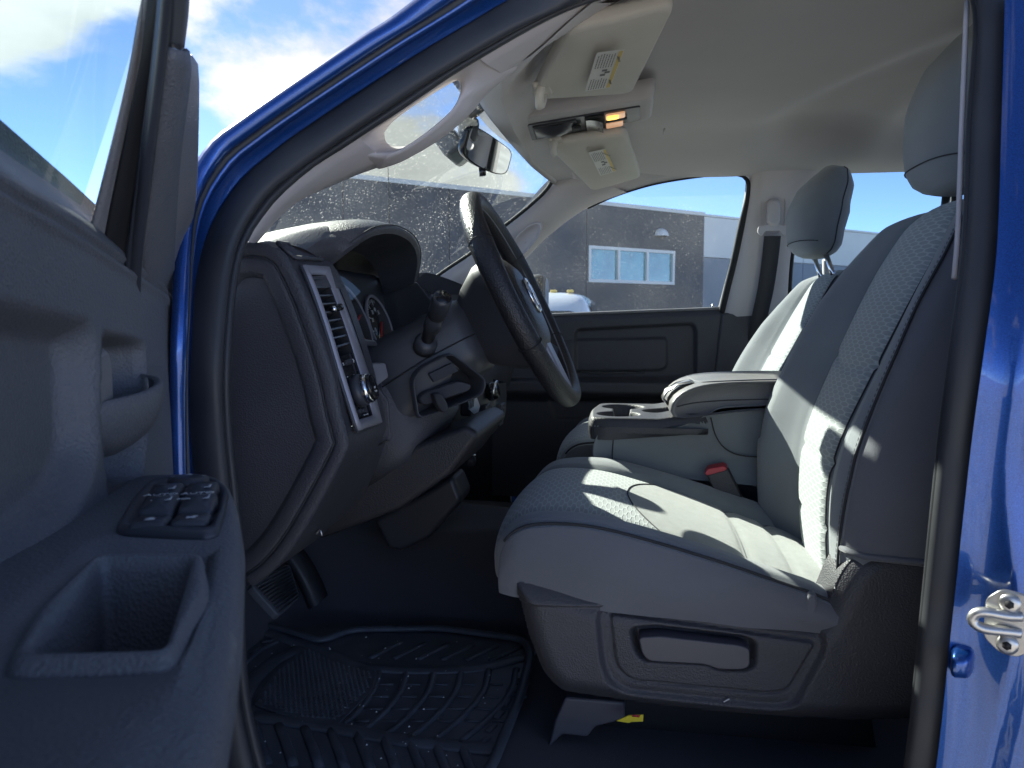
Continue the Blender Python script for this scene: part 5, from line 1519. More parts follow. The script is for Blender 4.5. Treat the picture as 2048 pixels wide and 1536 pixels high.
# seat base of the passenger seat
prism('seat_base', [(-0.10, 1.84, -0.42), (0.36, 1.84, -0.42), (0.36, 1.84, -0.60), (-0.02, 1.84, -0.60)], (0, 0.46, 0), 'deep', psn, bevel=0.01)

# belt buckle between seat and console
bk_ = part('belt_buckle', tuple(at(1440, 960, 1.53)), 'seat belt buckle with red release button')
bpx = [at(x, y, 1.53) for x, y in [(1413, 950), (1456, 938), (1492, 1012), (1488, 1040), (1440, 1010)]]
prism('buckle_body', bpx, (0.004, 0.024, 0.0), 'dash', bk_, bevel=0.004, seg=3)
prism('release_button', [at(x, y, 1.528) for x, y in [(1409, 946), (1416, 938), (1446, 932), (1455, 937), (1450, 942), (1413, 952)]], (0.003, 0.024, 0.004), 'red', bk_, bevel=0.002)
tube('buckle_strap', [at(1470, 1015, 1.54), at(1500, 1060, 1.54)], 0.016, 'belt', bk_, n=8, flat=(1.0, 0.3))

# ------------------------------------------------------------------ centre console (folding jump seat)
cc = part('centre_console', (0.15, YC, -0.4), 'folded centre seat console with cup holders and padded armrest')
Y0, Y1 = 1.565, 1.845
body = [(-0.068, -0.236), (-0.078, -0.262), (-0.078, -0.292), (-0.055, -0.312), (0.10, -0.325), (0.40, -0.345), (0.40, -0.16), (0.17, -0.178), (0.14, -0.20), (0.09, -0.222), (0.0, -0.232)]
rows = []
for y, s in ((Y0 + 0.004, 0.95), (Y0, 0.985), (Y0 - 0.002, 1.0), ((Y0 + Y1) / 2, 1.0), (Y1 + 0.002, 1.0), (Y1, 0.985), (Y1 - 0.004, 0.95)):
    rows.append([np.array((0.16 + (x - 0.16) * s, y, -0.26 + (z + 0.26) * s)) for x, z in [(q[0], q[1]) for q in rpoly(body, 0.016, 4)]])
surf('console_body', rows, 'fabric', cc, close_u=True, cap=True)
tube('console_seam', cr([np.array((x, Y0 - 0.0032, z)) for x, z in [(0.155, -0.20), (0.165, -0.235), (0.185, -0.262), (0.22, -0.275), (0.30, -0.277)]], 20), 0.0014, 'seam', cc, n=5)
tube('console_seam', cr([np.array((x, Y0 - 0.0030, z)) for x, z in [(-0.036, -0.246), (-0.038, -0.28), (-0.036, -0.312)]], 10), 0.0014, 'seam', cc, n=5)
# tray with three cup wells
tz = -0.205
tray = rpoly([(-0.088, Y0 + 0.005), (-0.095, (Y0 + Y1) / 2), (-0.080, Y1), (0.16, Y1), (0.16, Y0 - 0.006), (-0.06, Y0 - 0.006)], 0.035, 5)
wells = [((-0.028, 1.638), 0.042), ((-0.020, 1.772), 0.044), ((0.062, 1.705), 0.036)]
TX, TY = np.meshgrid(np.linspace(-0.10, 0.165, 130), np.linspace(Y0 - 0.010, Y1 + 0.004, 140))
sdt = sdpoly(TX, TY, [tuple(p) for p in tray])
dw_ = np.full(TX.shape, 1e9)
for (c, r) in wells:
    dw_ = np.minimum(dw_, np.hypot(TX - c[0], TY - c[1]) - r)
slot = np.maximum(np.abs(TX + 0.022) - 0.016, np.abs(TY - 1.705) - 0.05)
dw_ = np.minimum(dw_, slot)
TZ = tz - 0.065 * (1 - sst(dw_, -0.003, 0.0015)) - 0.0035 * np.exp(-(np.maximum(dw_, 0) / 0.003) ** 2) * (dw_ > 0) + 0.012 * sst(TX, 0.045, 0.12) * (dw_ > 0.004)
TZ -= 0.02 * np.clip(1 + sdt / 0.010, 0, 1) ** 2
kp = sdt < 0.001
ix = -np.ones(TX.shape, int); V = []
for a_ in range(TX.shape[0]):
    for c_ in range(TX.shape[1]):
        if kp[a_, c_]:
            ix[a_, c_] = len(V); V.append((TX[a_, c_], TY[a_, c_], TZ[a_, c_]))
Fc = [(ix[a_, c_], ix[a_, c_ + 1], ix[a_ + 1, c_ + 1], ix[a_ + 1, c_]) for a_ in range(TX.shape[0] - 1) for c_ in range(TX.shape[1] - 1) if min(ix[a_, c_], ix[a_, c_ + 1], ix[a_ + 1, c_ + 1], ix[a_ + 1, c_]) >= 0]
mk('cup_holder_tray', V, Fc, 'dash', cc, label='dark plastic tray with cup wells')
trl = [np.array((p[0], p[1], tz - 0.018)) for p in tray]
surf('tray_edge', [trl, [p + np.array((0, 0, -0.012)) for p in trl], [np.array((p[0] * 0.98 + 0.002, p[1] * 0.985 + 0.025, tz - 0.045 + 0.022 * float(sst(np.array(p[0]), 0.06, 0.16)))) for p in trl]], 'dash', cc, close_u=True)
# padded armrest lid
lidp = [(0.085, -0.199), (0.078, -0.185), (0.085, -0.165), (0.11, -0.146), (0.15, -0.134), (0.22, -0.128), (0.36, -0.126), (0.40, -0.14), (0.40, -0.185), (0.25, -0.183), (0.13, -0.197)]
rows = []
for y, s in ((Y0 + 0.004, 0.86), (Y0 - 0.010, 0.95), (Y0 - 0.016, 1.0), (Y0 + 0.006, 1.02), (YC, 1.03), (Y1 - 0.006, 1.02), (Y1 + 0.016, 1.0), (Y1 + 0.010, 0.95), (Y1 - 0.004, 0.86)):
    rows.append([np.array((0.24 + (x - 0.24) * s, y, -0.165 + (z + 0.165) * s)) for x, z in [(q[0], q[1]) for q in cr([(a_, b_) for a_, b_ in lidp], 50, closed=True)]])
surf('armrest_lid', rows, 'vinyl', cc, close_u=True, cap=True, label='padded grey armrest lid with stitched edge')
for zo, xo in ((-0.1755, 0.0), ):
    tube('lid_seam', cr([np.array((x, Y0 - 0.0165, z)) for x, z in [(0.088, -0.178), (0.12, -0.170), (0.18, -0.164), (0.27, -0.160), (0.38, -0.158)]], 20), 0.0014, 'seam', cc, n=5)
tube('lid_seam', cr([np.array((x, y, z)) for x, y, z in [(0.125, 1.80, -0.138), (0.135, 1.66, -0.136), (0.16, 1.59, -0.130), (0.26, 1.578, -0.124), (0.38, 1.576, -0.122)]], 24), 0.0016, 'thread', cc, n=5)
rows = [[np.array((0.076 + a_, YC - 0.03 + y * w_, -0.172 + b_)) for a_, b_ in ((0.0, -0.014), (-0.012, 0.0), (-0.004, 0.016), (0.018, 0.030), (0.045, 0.036), (0.06, 0.030))] for y, w_ in ((-0.034, 0.9), (-0.034, 1), (0, 1), (0.034, 1), (0.034, 0.9))]
surf('latch', rows, 'steel', cc, solid=0.004, label='bright latch on the front of the armrest')

# ------------------------------------------------------------------ passenger door
pd = part('passenger_door', (0.1, 2.53, -0.3), 'dark passenger door panel with dusty window')
YP = 2.53
PX, PZ = np.meshgrid(np.linspace(-0.46, 0.30, 190), np.linspace(0, 1, 160))
ztop = 0.010 + 0.020 * (PX + 0.25) / 0.53
zbot = -0.60
ZZ = zbot + (ztop - zbot) * PZ
hgt = np.zeros_like(PX)
hgt += 0.020 * (1 - sst(ztop - ZZ, 0.0, 0.028)) * -1                                 # rolled sill
pk1 = [tuple(at(x, y, 2.50)[[0, 2]]) for x, y in [(1150, 660), (1385, 648), (1392, 660), (1392, 755), (1150, 758)]]
pk2 = [tuple(at(x, y, 2.50)[[0, 2]]) for x, y in [(1105, 690), (1150, 680), (1335, 676), (1335, 735), (1320, 742), (1110, 745)]]
hgt += -0.022 * (1 - sst(sdpoly(PX, ZZ, [tuple(q) for q in rpoly(pk1, 0.02, 4)]), -0.006, 0.006))
hgt += 0.012 * (1 - sst(sdpoly(PX, ZZ, [tuple(q) for q in rpoly(pk2, 0.015, 4)]), -0.006, 0.004))
arm_z = at(1300, 765, 2.46)[2]
hgt += 0.055 * sst(arm_z + 0.006 - ZZ, 0.0, 0.010) * (1 - sst(arm_z - ZZ, 0.030, 0.075))   # armrest shelf
pk3 = [tuple(at(x, y, 2.50)[[0, 2]]) for x, y in [(1095, 800), (1400, 795), (1400, 835), (1110, 838)]]
hgt += -0.015 * (1 - sst(sdpoly(PX, ZZ, [tuple(q) for q in rpoly(pk3, 0.01, 4)]), -0.005, 0.004))
rows = [[np.array((PX[i, j], YP - 0.02 - hgt[i, j], ZZ[i, j])) for j in range(190)] for i in range(160)]
surf('door_panel', rows, 'dash', pd)
sill = [np.array((x, YP + 0.004, 0.006 + 0.020 * (x + 0.25) / 0.53)) for x in np.linspace(-0.46, 0.30, 12)]
tube('window_sill_seal', sill, 0.008, 'vinyl', pd, n=8, flat=(0.7, 1.5))
box('door_pull', at(1225, 745, 2.47), (0.20, 0.012, 0.006), 'gloss', pd, bevel=0.002)
lk = at(1425, 622, 2.545)
tube('lock_pin', [lk, lk + np.array((0, 0, 0.022))], [0.0042, 0.0036], 'steel', pd, n=10)
prism('lock_base', [lk + np.array((dx_, -0.004, dz_)) for dx_, dz_ in ((-0.018, -0.004), (-0.008, 0.004), (0.010, 0.004), (0.026, 0.0), (0.026, -0.006), (-0.018, -0.008))], (0, 0.02, 0), 'vinyl', pd, bevel=0.001)
wf = [at(x, y, 2.54, -KS) for x, y in [(900, 640), (905, 625), (1010, 555), (1100, 470), (1175, 416), (1230, 392), (1300, 370), (1370, 357), (1440, 349), (1478, 350), (1494, 360), (1498, 385), (1485, 450), (1470, 520), (1455, 580), (1443, 632)]]
mk('window_glass', wf, [tuple(range(len(wf)))], 'sideglass', pd, smooth=False, label='dusty passenger window glass')
gk = cr([at(x, y, 2.532, -KS) for x, y in [(1175, 416), (1230, 392), (1300, 370), (1370, 357), (1440, 349), (1478, 350), (1494, 360), (1498, 385), (1485, 450), (1470, 520), (1455, 580), (1443, 632)]], 60)
tube('window_gasket', gk, [0.004 + 0.009 * float(sst(np.array(i / 59), 0.45, 0.7)) for i in range(60)], 'deep', pd, n=8)
tube('door_seal', [p + np.array((0.020, -0.018, 0.004)) for p in gk[36:]], 0.006, 'vinyl', pd, n=8)

# door mirror outside the passenger window
pm = part('passenger_mirror', (-0.2, 2.85, 0.0), 'black passenger door mirror')
mcn = at(1093, 594, 2.86)
mr = [(x, z) for x, z in rrect(0.16, 0.20, 0.05, 5)]
rows = []
for s, d in ((0.90, 0.0), (1.0, 0.008), (1.03, 0.03), (0.98, 0.07), (0.80, 0.10), (0.4, 0.115)):
    rows.append([mcn + np.array((-d, x * s * 0.9, z * s * 0.8)) for x, z in mr])
rows = [[mcn + (np.array((-0.004, x * 0.86 * 0.9, z * 0.86 * 0.8))) for x, z in mr]] + rows
surf('mirror_housing', rows, 'rubber', pm, close_u=True, cap=True)
mk('mirror_glass', [mcn + np.array((0.002, x * 0.84 * 0.9, z * 0.84 * 0.8)) for x, z in mr], [tuple(range(len(mr)))], 'mirror', pm, smooth=False)
for ob in list(pm.children):
    pass
tube('mirror_arm', [mcn + np.array((-0.05, -0.05, -0.05)), mcn + np.array((-0.10, -0.26, -0.07))], 0.022, 'rubber', pm, n=10)

# seat belt on the passenger centre pillar
sb = part('passenger_seat_belt', tuple(at(1545, 450, 2.44, -KS)), 'dark seat belt hanging from a pale pillar loop')
bl = cr([at(x, y, 2.470, -KS) for x, y in [(1545, 472), (1540, 520), (1531, 580), (1518, 640), (1505, 720)]], 16)
rows = [[p + np.array((-0.024, 0, 0)) for p in bl], [p + np.array((-0.023, -0.0016, 0)) for p in bl], [p + np.array((0.023, -0.0016, 0)) for p in bl], [p + np.array((0.024, 0, 0)) for p in bl]]
surf('webbing', rows, 'belt', sb, close_v=True)
lcn = at(1546, 455, 2.462, -KS)
prism('guide_loop', rpoly([lcn + np.array((x, -0.002, z)) for x, z in [(-0.041, 0.004), (-0.043, -0.014), (-0.030, -0.026), (-0.022, -0.010), (0.022, -0.010), (0.030, -0.026), (0.043, -0.014), (0.041, 0.004), (0.020, 0.006), (0.0, 0.014), (-0.020, 0.006)]], 0.006, 3), (0, 0.010, 0), 'pillar', sb, bevel=0.003)
cpl = [lcn + np.array((x, -0.003, z + 0.042)) for x, z in rrect(0.036, 0.078, 0.016, 5)]
rows = [[p + np.array((0, 0.012, 0)) for p in cpl], cpl, [lcn + np.array((0, -0.010, 0.042)) + (p - lcn - np.array((0, -0.003, 0.042))) * 0.82 for p in cpl]]
surf('guide_cover', rows, 'pillar', sb, close_u=True, cap=True, bevel=0.002)
gl2 = [lcn + np.array((x, 0.004, z + 0.042)) for x, z in rrect(0.066, 0.12, 0.03, 6)]
rows = [gl2, [lcn + np.array((0, 0.004, 0.042)) + (p - lcn - np.array((0, 0.004, 0.042))) * 0.93 + np.array((0, 0.006, 0)) for p in gl2], [lcn + np.array((0, 0.012, 0.018)) + (p - gl2[0]) * 0.0 for p in gl2]]
surf('guide_slot', rows[:2], 'pillar', sb, close_u=True)

# ------------------------------------------------------------------ overhead: visors, console, mirror
def visor(name, quad, label, sticker, clip, pivot):
    v = part(name, tuple(sum(quad) / 4), label)
    loop_ = rpoly(quad, 0.028, 5)
    cen_ = sum(loop_) / len(loop_); dn_ = np.array((0.10, 0, -1.0))
    rows_ = []
    for s, d in ((0.93, -0.012), (0.99, -0.010), (1.0, -0.004), (1.0, 0.004), (0.985, 0.009), (0.93, 0.012), (0.5, 0.0135), (0.02, 0.0138)):
        rows_.append([cen_ + (p - cen_) * s + dn_ * d for p in loop_])
    surf('visor_panel', rows_, 'visor', v, close_u=True, cap=True)
    # printed warning label
    a_, b_, c_, d_ = [p + dn_ * 0.0150 for p in sticker]
    mk('warning_label', [a_, b_, c_, d_], [(0, 1, 2, 3)], 'paper', v, smooth=False, recalc=False)

    def sp(u, w, e=0.0006):
        return a_ * (1 - u) * (1 - w) + b_ * u * (1 - w) + c_ * u * w + d_ * (1 - u) * w + dn_ * e
    def rect(nm, u0, u1, w0, w1, m, e=0.0006):
        mk(nm, [sp(u0, w0, e), sp(u1, w0, e), sp(u1, w1, e), sp(u0, w1, e)], [(0, 1, 2, 3)], m, v, smooth=False)
    rect('label_band', 0.02, 0.98, 0.83, 0.98, 'amber')
    rngv = random.Random(2)
    VV, FF = [], []
    for blk in ((0.04, 0.34), (0.62, 0.96)):
        for k in range(7):
            w0 = 0.10 + 0.10 * k; u = blk[0]
            while u < blk[1] - 0.03:
                l_ = 0.015 + 0.03 * rngv.random(); u1 = min(u + l_, blk[1])
                n0 = len(VV); VV += [sp(u, w0), sp(u1, w0), sp(u1, w0 + 0.035), sp(u, w0 + 0.035)]; FF.append((n0, n0 + 1, n0 + 2, n0 + 3)); u = u1 + 0.010
    tx_ = mk('label_print', VV, FF, 'ink', v, smooth=False); tx_['kind'] = 'stuff'
    for u0, w0 in ((0.40, 0.40), (0.46, 0.55), (0.52, 0.42)):
        rect('label_pictogram', u0, u0 + 0.05, w0, w0 + 0.20, 'ink')
    exv = b_ - a_; eyv = d_ - a_
    wl_ = np.linalg.norm(eyv)
    text('label_heading', 'WARNING', sp(0.80, 0.905, 0.0012), exv, eyv, wl_ * 0.13, 'ink', v)
    text('label_heading', 'WARNING', sp(0.20, 0.905, 0.0012), exv, eyv, wl_ * 0.13, 'ink', v)
    # clip and pivot
    c0 = clip + dn_ * 0.004
    tube('visor_clip', [c0 + np.array((0, -0.022, 0.012)), c0 + np.array((-0.004, -0.016, -0.008)), c0 + np.array((-0.006, 0.0, -0.016)), c0 + np.array((-0.004, 0.016, -0.010)), c0 + np.array((0, 0.022, 0.010))], 0.0075, 'visor', v, n=10)
    box('clip_base', c0 + np.array((0, 0, 0.014)), (0.030, 0.052, 0.012), 'visor', v, bevel=0.004)
    p0 = pivot
    tube('visor_pivot', [p0 + np.array((0, 0, 0.02)), p0, p0 + np.array((0.014, 0.006, -0.004))], [0.013, 0.011, 0.007], 'pillar', v, n=12)
    return v


def zv(px, py, x):       # visor plane: hangs a little lower towards the windshield
    return atz(px, py, x)


visor('sun_visor', [zv(1062, 190, 0.402), zv(1132, 48, 0.395), zv(1352, -8, 0.425), zv(1262, 178, 0.428)], 'beige sun visor nearer the camera with large warning label',
      [zv(1168, 165, 0.398), zv(1192, 84, 0.395), zv(1247, 77, 0.398), zv(1218, 157, 0.400)], zv(1085, 188, 0.385), zv(1112, 68, 0.405))
visor('sun_visor', [zv(1092, 283, 0.400), zv(1252, 258, 0.412), zv(1282, 348, 0.378), zv(1185, 376, 0.362)], 'beige sun visor over the passenger side, smaller in view',
      [zv(1200, 340, 0.380), zv(1176, 292, 0.392), zv(1210, 284, 0.396), zv(1231, 330, 0.384)], zv(1112, 290, 0.392), zv(1152, 352, 0.385))

oc = part('overhead_console', tuple(atz(1165, 235, 0.43)), 'pale overhead console with lit map lamps')
oq = [atz(1030, 232, 0.425), atz(1305, 188, 0.432), atz(1302, 232, 0.432), atz(1048, 283, 0.422)]
ol = rpoly(oq, 0.02, 5); ocn = sum(ol) / len(ol); dz_ = np.array((0, 0, -1.0))
rows = [[ocn + (p - ocn) * s + dz_ * d for p in ol] for s, d in ((1.04, -0.03), (1.02, -0.008), (1.0, 0.004), (0.97, 0.008), (0.90, 0.007))]
surf('console_frame', rows + [[ocn + (p - ocn) * 0.5 + dz_ * 0.006 for p in ol], [ocn + (p - ocn) * 0.01 + dz_ * 0.006 for p in ol]], 'headliner', oc, close_u=True, cap=True)


def ocp(u, w, e=0.0):
    return oq[0] * (1 - u) * (1 - w) + oq[1] * u * (1 - w) + oq[2] * u * w + oq[3] * (1 - u) * w + dz_ * (0.010 + e)


def oplate(nm, u0, u1, w0, w1, m, e=0.0, th=0.004, bev=0.0015, r=0.006):
    return prism(nm, rpoly([ocp(u0, w0, e), ocp(u1, w0, e), ocp(u1, w1, e), ocp(u0, w1, e)], r, 3), dz_ * -th, m, oc, bevel=bev)


oplate('console_bezel', 0.08, 0.92, 0.24, 0.86, 'satin', 0.0)
oplate('glasses_bin', 0.115, 0.46, 0.30, 0.80, 'rubber', 0.003)
rows = []
for k in range(9):
    a = math.pi * k / 8
    rows.append([ocp(0.13 + 0.31 * i / 11, 0.34 + 0.40 * k / 8, 0.004 + 0.014 * math.sin(a) * math.sin(math.pi * i / 11)) for i in range(12)])
surf('bin_lid', rows, 'satin', oc)
tube('bin_latch', [ocp(0.455, 0.52, 0.004), ocp(0.455, 0.52, 0.010)], 0.012, 'deep', oc, n=16, flat=(0.8, 1.3))
oplate('switch_pod', 0.52, 0.665, 0.27, 0.83, 'deep', 0.004)
surf('pod_scoop', [[ocp(0.53 + 0.125 * i / 7, 0.32 + 0.46 * k / 7, 0.006 + 0.010 * (i / 7) ** 2) for i in range(8)] for k in range(8)], 'gloss', oc)
oplate('map_lamp_lens', 0.675, 0.815, 0.255, 0.475, 'lens', 0.006, 0.004)
oplate('map_lamp_lens', 0.675, 0.80, 0.625, 0.85, 'lens', 0.006, 0.004)
oplate('map_lamp_bulb', 0.685, 0.77, 0.30, 0.42, 'bulb', 0.009, 0.003)
oplate('lamp_divider', 0.672, 0.83, 0.51, 0.59, 'deep', 0.006)

for x, y in ((1328, 262),):
    box('headliner_tab', atz(x, y, 0.455), (0.004, 0.05, 0.004), 'headliner', oc)

rm = part('rear_view_mirror', tuple(at(975, 300, 1.66)), 'rear-view mirror on a black stalk with cable bracket')
mA = at(926, 255, 1.60); mB = at(1028, 345, 1.86)
mcx = at(976, 305, 1.73)
mx = (at(1026, 330, 1.85) - at(928, 285, 1.61)); mx /= np.linalg.norm(mx)
mn = np.array((0.80, -0.42, -0.30)); mn -= mx * mn.dot(mx); mn /= np.linalg.norm(mn); mu_ = np.cross(mn, mx); mu_ = mu_ if mu_[2] > 0 else -mu_
mloop = [(x, z) for x, z in cr([(-0.115, 0.012), (-0.108, 0.034), (-0.05, 0.036), (0.05, 0.030), (0.105, 0.022), (0.114, 0.0), (0.108, -0.026), (0.05, -0.036), (-0.05, -0.034), (-0.105, -0.022)], 60, closed=True)]
rows = [[mcx + mx * x * s + mu_ * z * s * 1.05 + mn * d for x, z in mloop] for s, d in ((0.45, -0.034), (0.80, -0.028), (0.97, -0.012), (1.0, 0.0), (0.985, 0.003), (0.95, 0.0035))]
surf('mirror_housing', rows, 'gloss', rm, close_u=True, cap=True)
mk('mirror_glass', [mcx + mx * x * 0.93 + mu_ * z * 0.93 * 1.05 + mn * 0.0042 for x, z in mloop], [tuple(range(len(mloop)))], 'mirror', rm, smooth=False)
tube('dip_tab', [mcx - mu_ * 0.034 - mn * 0.004, mcx - mu_ * 0.052 + mn * 0.004], 0.006, 'gloss', rm, n=10, flat=(1.5, 0.7))
top_ = at(938, 245, 1.66)
tube('mirror_stalk', cr([mcx - mn * 0.02 + mu_ * 0.01 - mx * 0.04, at(935, 262, 1.64), top_, at(936, 238, 1.62) + np.array((-0.03, 0, 0.01))], 14), [0.012 + 0.010 * math.sin(math.pi * i / 13) for i in range(14)], 'satin', rm, n=12)
tube('bracket_arm', [at(945, 228, 1.64), at(975, 203, 1.60)], [0.011, 0.010], 'satin', rm, n=10)
tube('bracket_clamp', [at(968, 208, 1.60), at(1008, 212, 1.58)], [0.012, 0.011], 'satin', rm, n=12)
tube('cable', cr([at(x, y, 1.58) for x, y in [(978, 190), (990, 200), (985, 212), (1002, 205), (1008, 198), (998, 192)]], 30), 0.0035, 'deep', rm, n=6)
box('sensor_cover', at(905, 290, 1.76), (0.05, 0.14, 0.07), 'vinyl', rm, bevel=0.012, rot=np.array([[0.8, 0, -0.6], [0, 1, 0], [0.6, 0, 0.8]]))

# ------------------------------------------------------------------ open driver's door
HX, HY = -0.50, 0.80; OP = R(70)
DU = np.array((math.cos(OP), -math.sin(OP), 0)); DW = np.array((math.sin(OP), math.cos(OP), 0))


def dp(u, w, z):
    return np.array((HX, HY, 0.0)) + DU * u + DW * w + np.array((0, 0, z))


dd_ = part('driver_door', (HX, HY, -0.5), 'open driver door with dark grained panel, pull handle and armrest')
NU, NVv = 260, 200
BU, BZ = [0.0, 0.012, 0.03, 0.06, 0.166, 0.248, 0.358, 1.02], [0.02, 0.043, 0.060, 0.072, 0.096, 0.110, 0.127, 0.22]
Ug, Vg = np.meshgrid(np.linspace(0.012, 1.02, NU), np.linspace(0, 1, NVv))
zt = np.interp(Ug, BU, BZ)
Zg = -0.62 + (zt + 0.62) * (Vg ** 0.72)
gro = np.interp(Ug, [0.0, 0.05, 0.073, 0.303, 0.438, 1.02], [0.0, 0.017, 0.027, 0.059, 0.073, 0.14])
Wg = np.zeros_like(Ug)
Wg += -0.030 * sst(Zg - gro, 0.002, 0.05)                                            # top pad rolls back to the glass
Wg += -0.006 * np.exp(-((Zg - gro) / 0.0028) ** 2) * sst(Ug, 0.045, 0.07) + 0.0035 * np.exp(-((Zg - gro + 0.006) / 0.004) ** 2) * sst(Ug, 0.045, 0.07)
rcs = rpoly([(0.292, -0.03), (0.30, -0.008), (0.45, 0.004), (1.1, 0.05), (1.1, -0.15), (0.46, -0.145), (0.34, -0.130), (0.30, -0.105)], 0.02, 4)
Wg += -0.026 * (1 - sst(sdpoly(Ug, Zg, [tuple(q) for q in rcs]), -0.014, 0.008))
hpk = rpoly([(0.158, -0.024), (0.272, -0.012), (0.285, -0.08), (0.275, -0.150), (0.185, -0.150), (0.160, -0.10)], 0.012, 4)
Wg += -0.034 * (1 - sst(sdpoly(Ug, Zg, [tuple(q) for q in hpk]), -0.006, 0.002))
Wg += -0.020 * (1 - sst(Ug, 0.012, 0.035))
rows = [[dp(Ug[i, j], Wg[i, j], Zg[i, j]) for j in range(NU)] for i in range(NVv)]
surf('door_panel', rows, 'doorplastic', dd_)
# pull handle: half bowl across the hand pocket
hr_ = cr([(0.285, -0.006, -0.068), (0.262, 0.006, -0.066), (0.232, 0.017, -0.064), (0.200, 0.022, -0.060), (0.172, 0.015, -0.056), (0.158, 0.000, -0.054)], 26)
rows = []
for f, (dw1, dzz) in zip((0, 1, 2, 3, 4, 5, 6), ((-0.006, -0.001), (-0.003, 0.002), (0.002, 0.0), (0.003, -0.012), (0.0, -0.030), (-0.008, -0.046), (-0.026, -0.056))):
    sc3 = [1.0, 1.0, 1.0, 1.0, 0.96, 0.85, 0.6][f]
    rows.append([dp(0.222 + (p[0] - 0.222) * sc3, p[1] * (1.0 if f < 4 else 0.9) + dw1, p[2] + dzz + (0.012 * (1 - i / 25) if f > 3 else 0) * 0.5) for i, p in enumerate(hr_)])
surf('pull_handle', rows, 'doorplastic', dd_, sub=1)
lev2 = [dp(0.262 + x, -0.010, -0.052 + z) for x, z in rrect(0.040, 0.060, 0.016, 4)]
rows = [[p + DW * -0.012 for p in lev2], lev2, [dp(0.262, -0.002, -0.052) + (p - dp(0.262, -0.010, -0.052)) * 0.8 for p in lev2]]
surf('release_lever', rows, 'vinyl', dd_, close_u=True, cap=True, bevel=0.003)
# armrest platform with switch pod and open pocket
AZ = -0.140
arm_out = [(0.186, 0.0), (0.19, 0.040), (0.205, 0.066), (0.235, 0.084), (0.30, 0.100), (0.42, 0.122), (0.56, 0.140), (0.70, 0.150), (0.90, 0.152), (1.0, 0.14), (1.0, -0.03), (0.60, -0.03), (0.40, -0.02), (0.25, -0.01)]
pk_c = (0.52, 0.080)
hole2 = rpoly([(0.456, 0.048), (0.468, 0.100), (0.582, 0.112), (0.574, 0.056)], 0.008, 6)
ao = [tuple(p) for p in rpoly(arm_out, 0.02, 4)]


def ang2(p):
    return math.atan2((p[1] - pk_c[1]), (p[0] - pk_c[0]) * 0.45)


def by_ang2(loop2, n):
    dn2 = []
    for i in range(len(loop2)):
        a_, b_ = np.array(loop2[i]), np.array(loop2[(i + 1) % len(loop2)])
        dn2 += [a_ + (b_ - a_) * s / 8 for s in range(8)]
    A_ = sorted([(ang2(p), p[0], p[1]) for p in dn2]); aa = np.array([A_[-1][0] - 2 * math.pi] + [x[0] for x in A_] + [A_[0][0] + 2 * math.pi])
    PP = np.array([[A_[-1][1], A_[-1][2]]] + [[x[1], x[2]] for x in A_] + [[A_[0][1], A_[0][2]]])
    return [np.array([np.interp(t0, aa, PP[:, k]) for k in range(2)]) for t0 in np.linspace(-math.pi, math.pi, n, endpoint=False)]


Lo2, Lh2 = by_ang2(ao, 160), by_ang2([tuple(p) for p in hole2], 160)
cO = np.array((0.6, 0.05))


def az(u):
    return AZ - 0.010 * float(sst(np.array(u), 0.35, 0.75))


def shrink(p, d):
    q = p - np.array((min(max(p[0], 0.26), 0.94), min(max(p[1], 0.02), 0.06))); l_ = np.linalg.norm(q) + 1e-9
    return p - q / l_ * d


rows = []
rows.append([dp(*shrink(p, 0.030), az(p[0]) - 0.16) for p in Lo2])
rows.append([dp(*shrink(p, 0.016), az(p[0]) - 0.09) for p in Lo2])
rows.append([dp(*shrink(p, 0.003), az(p[0]) - 0.035) for p in Lo2])
rows.append([dp(*p, az(p[0]) - 0.014) for p in Lo2])
rows.append([dp(*shrink(p, 0.002), az(p[0]) - 0.006) for p in Lo2])
rows.append([dp(*shrink(p, 0.007), az(p[0]) - 0.001) for p in Lo2])
rows.append([dp(*shrink(p, 0.013), az(p[0])) for p in Lo2])
for s, d in ((0.5, 0.0),):
    rows.append([dp(*(np.array(shrink(a_, 0.013)) * (1 - s) + b_ * s), az(a_[0] * (1 - s) + b_[0] * s)) for a_, b_ in zip(Lo2, Lh2)])
ch = sum(Lh2) / len(Lh2)


def grow(p, d):
    q = p - ch; l_ = np.linalg.norm(q); return p + q / l_ * d


for d, h in ((0.0165, 0.0), (0.015, -0.0025), (0.013, -0.001), (0.010, 0.0045), (0.0055, 0.006), (0.001, 0.004), (-0.0015, -0.003), (-0.003, -0.03), (-0.005, -0.075), (-0.010, -0.082)):
    rows.append([dp(*grow(p, d), az(p[0]) + h) for p in Lh2])
rows.append([dp(*(ch + (p - ch) * 0.02), az(0.54) - 0.083) for p in Lh2])
surf('armrest', rows, 'doorplastic', dd_, close_u=True, cap=False)
# switch pod
pod = rpoly([(0.236, 0.020), (0.222, 0.040), (0.240, 0.072), (0.284, 0.090), (0.350, 0.099), (0.410, 0.104), (0.416, 0.098), (0.394, 0.038), (0.31, 0.026)], 0.012, 5)
pcn = sum(pod) / len(pod)
rows = [[dp(*(pcn + (p - pcn) * s), az(0.3) + h) for p in pod] for s, h in ((1.03, -0.002), (1.0, 0.003), (0.95, 0.0045), (0.88, 0.004), (0.85, 0.001), (0.4, 0.0005), (0.02, 0.0005))]
surf('switch_bezel', rows, 'satin', dd_, close_u=True, cap=True)


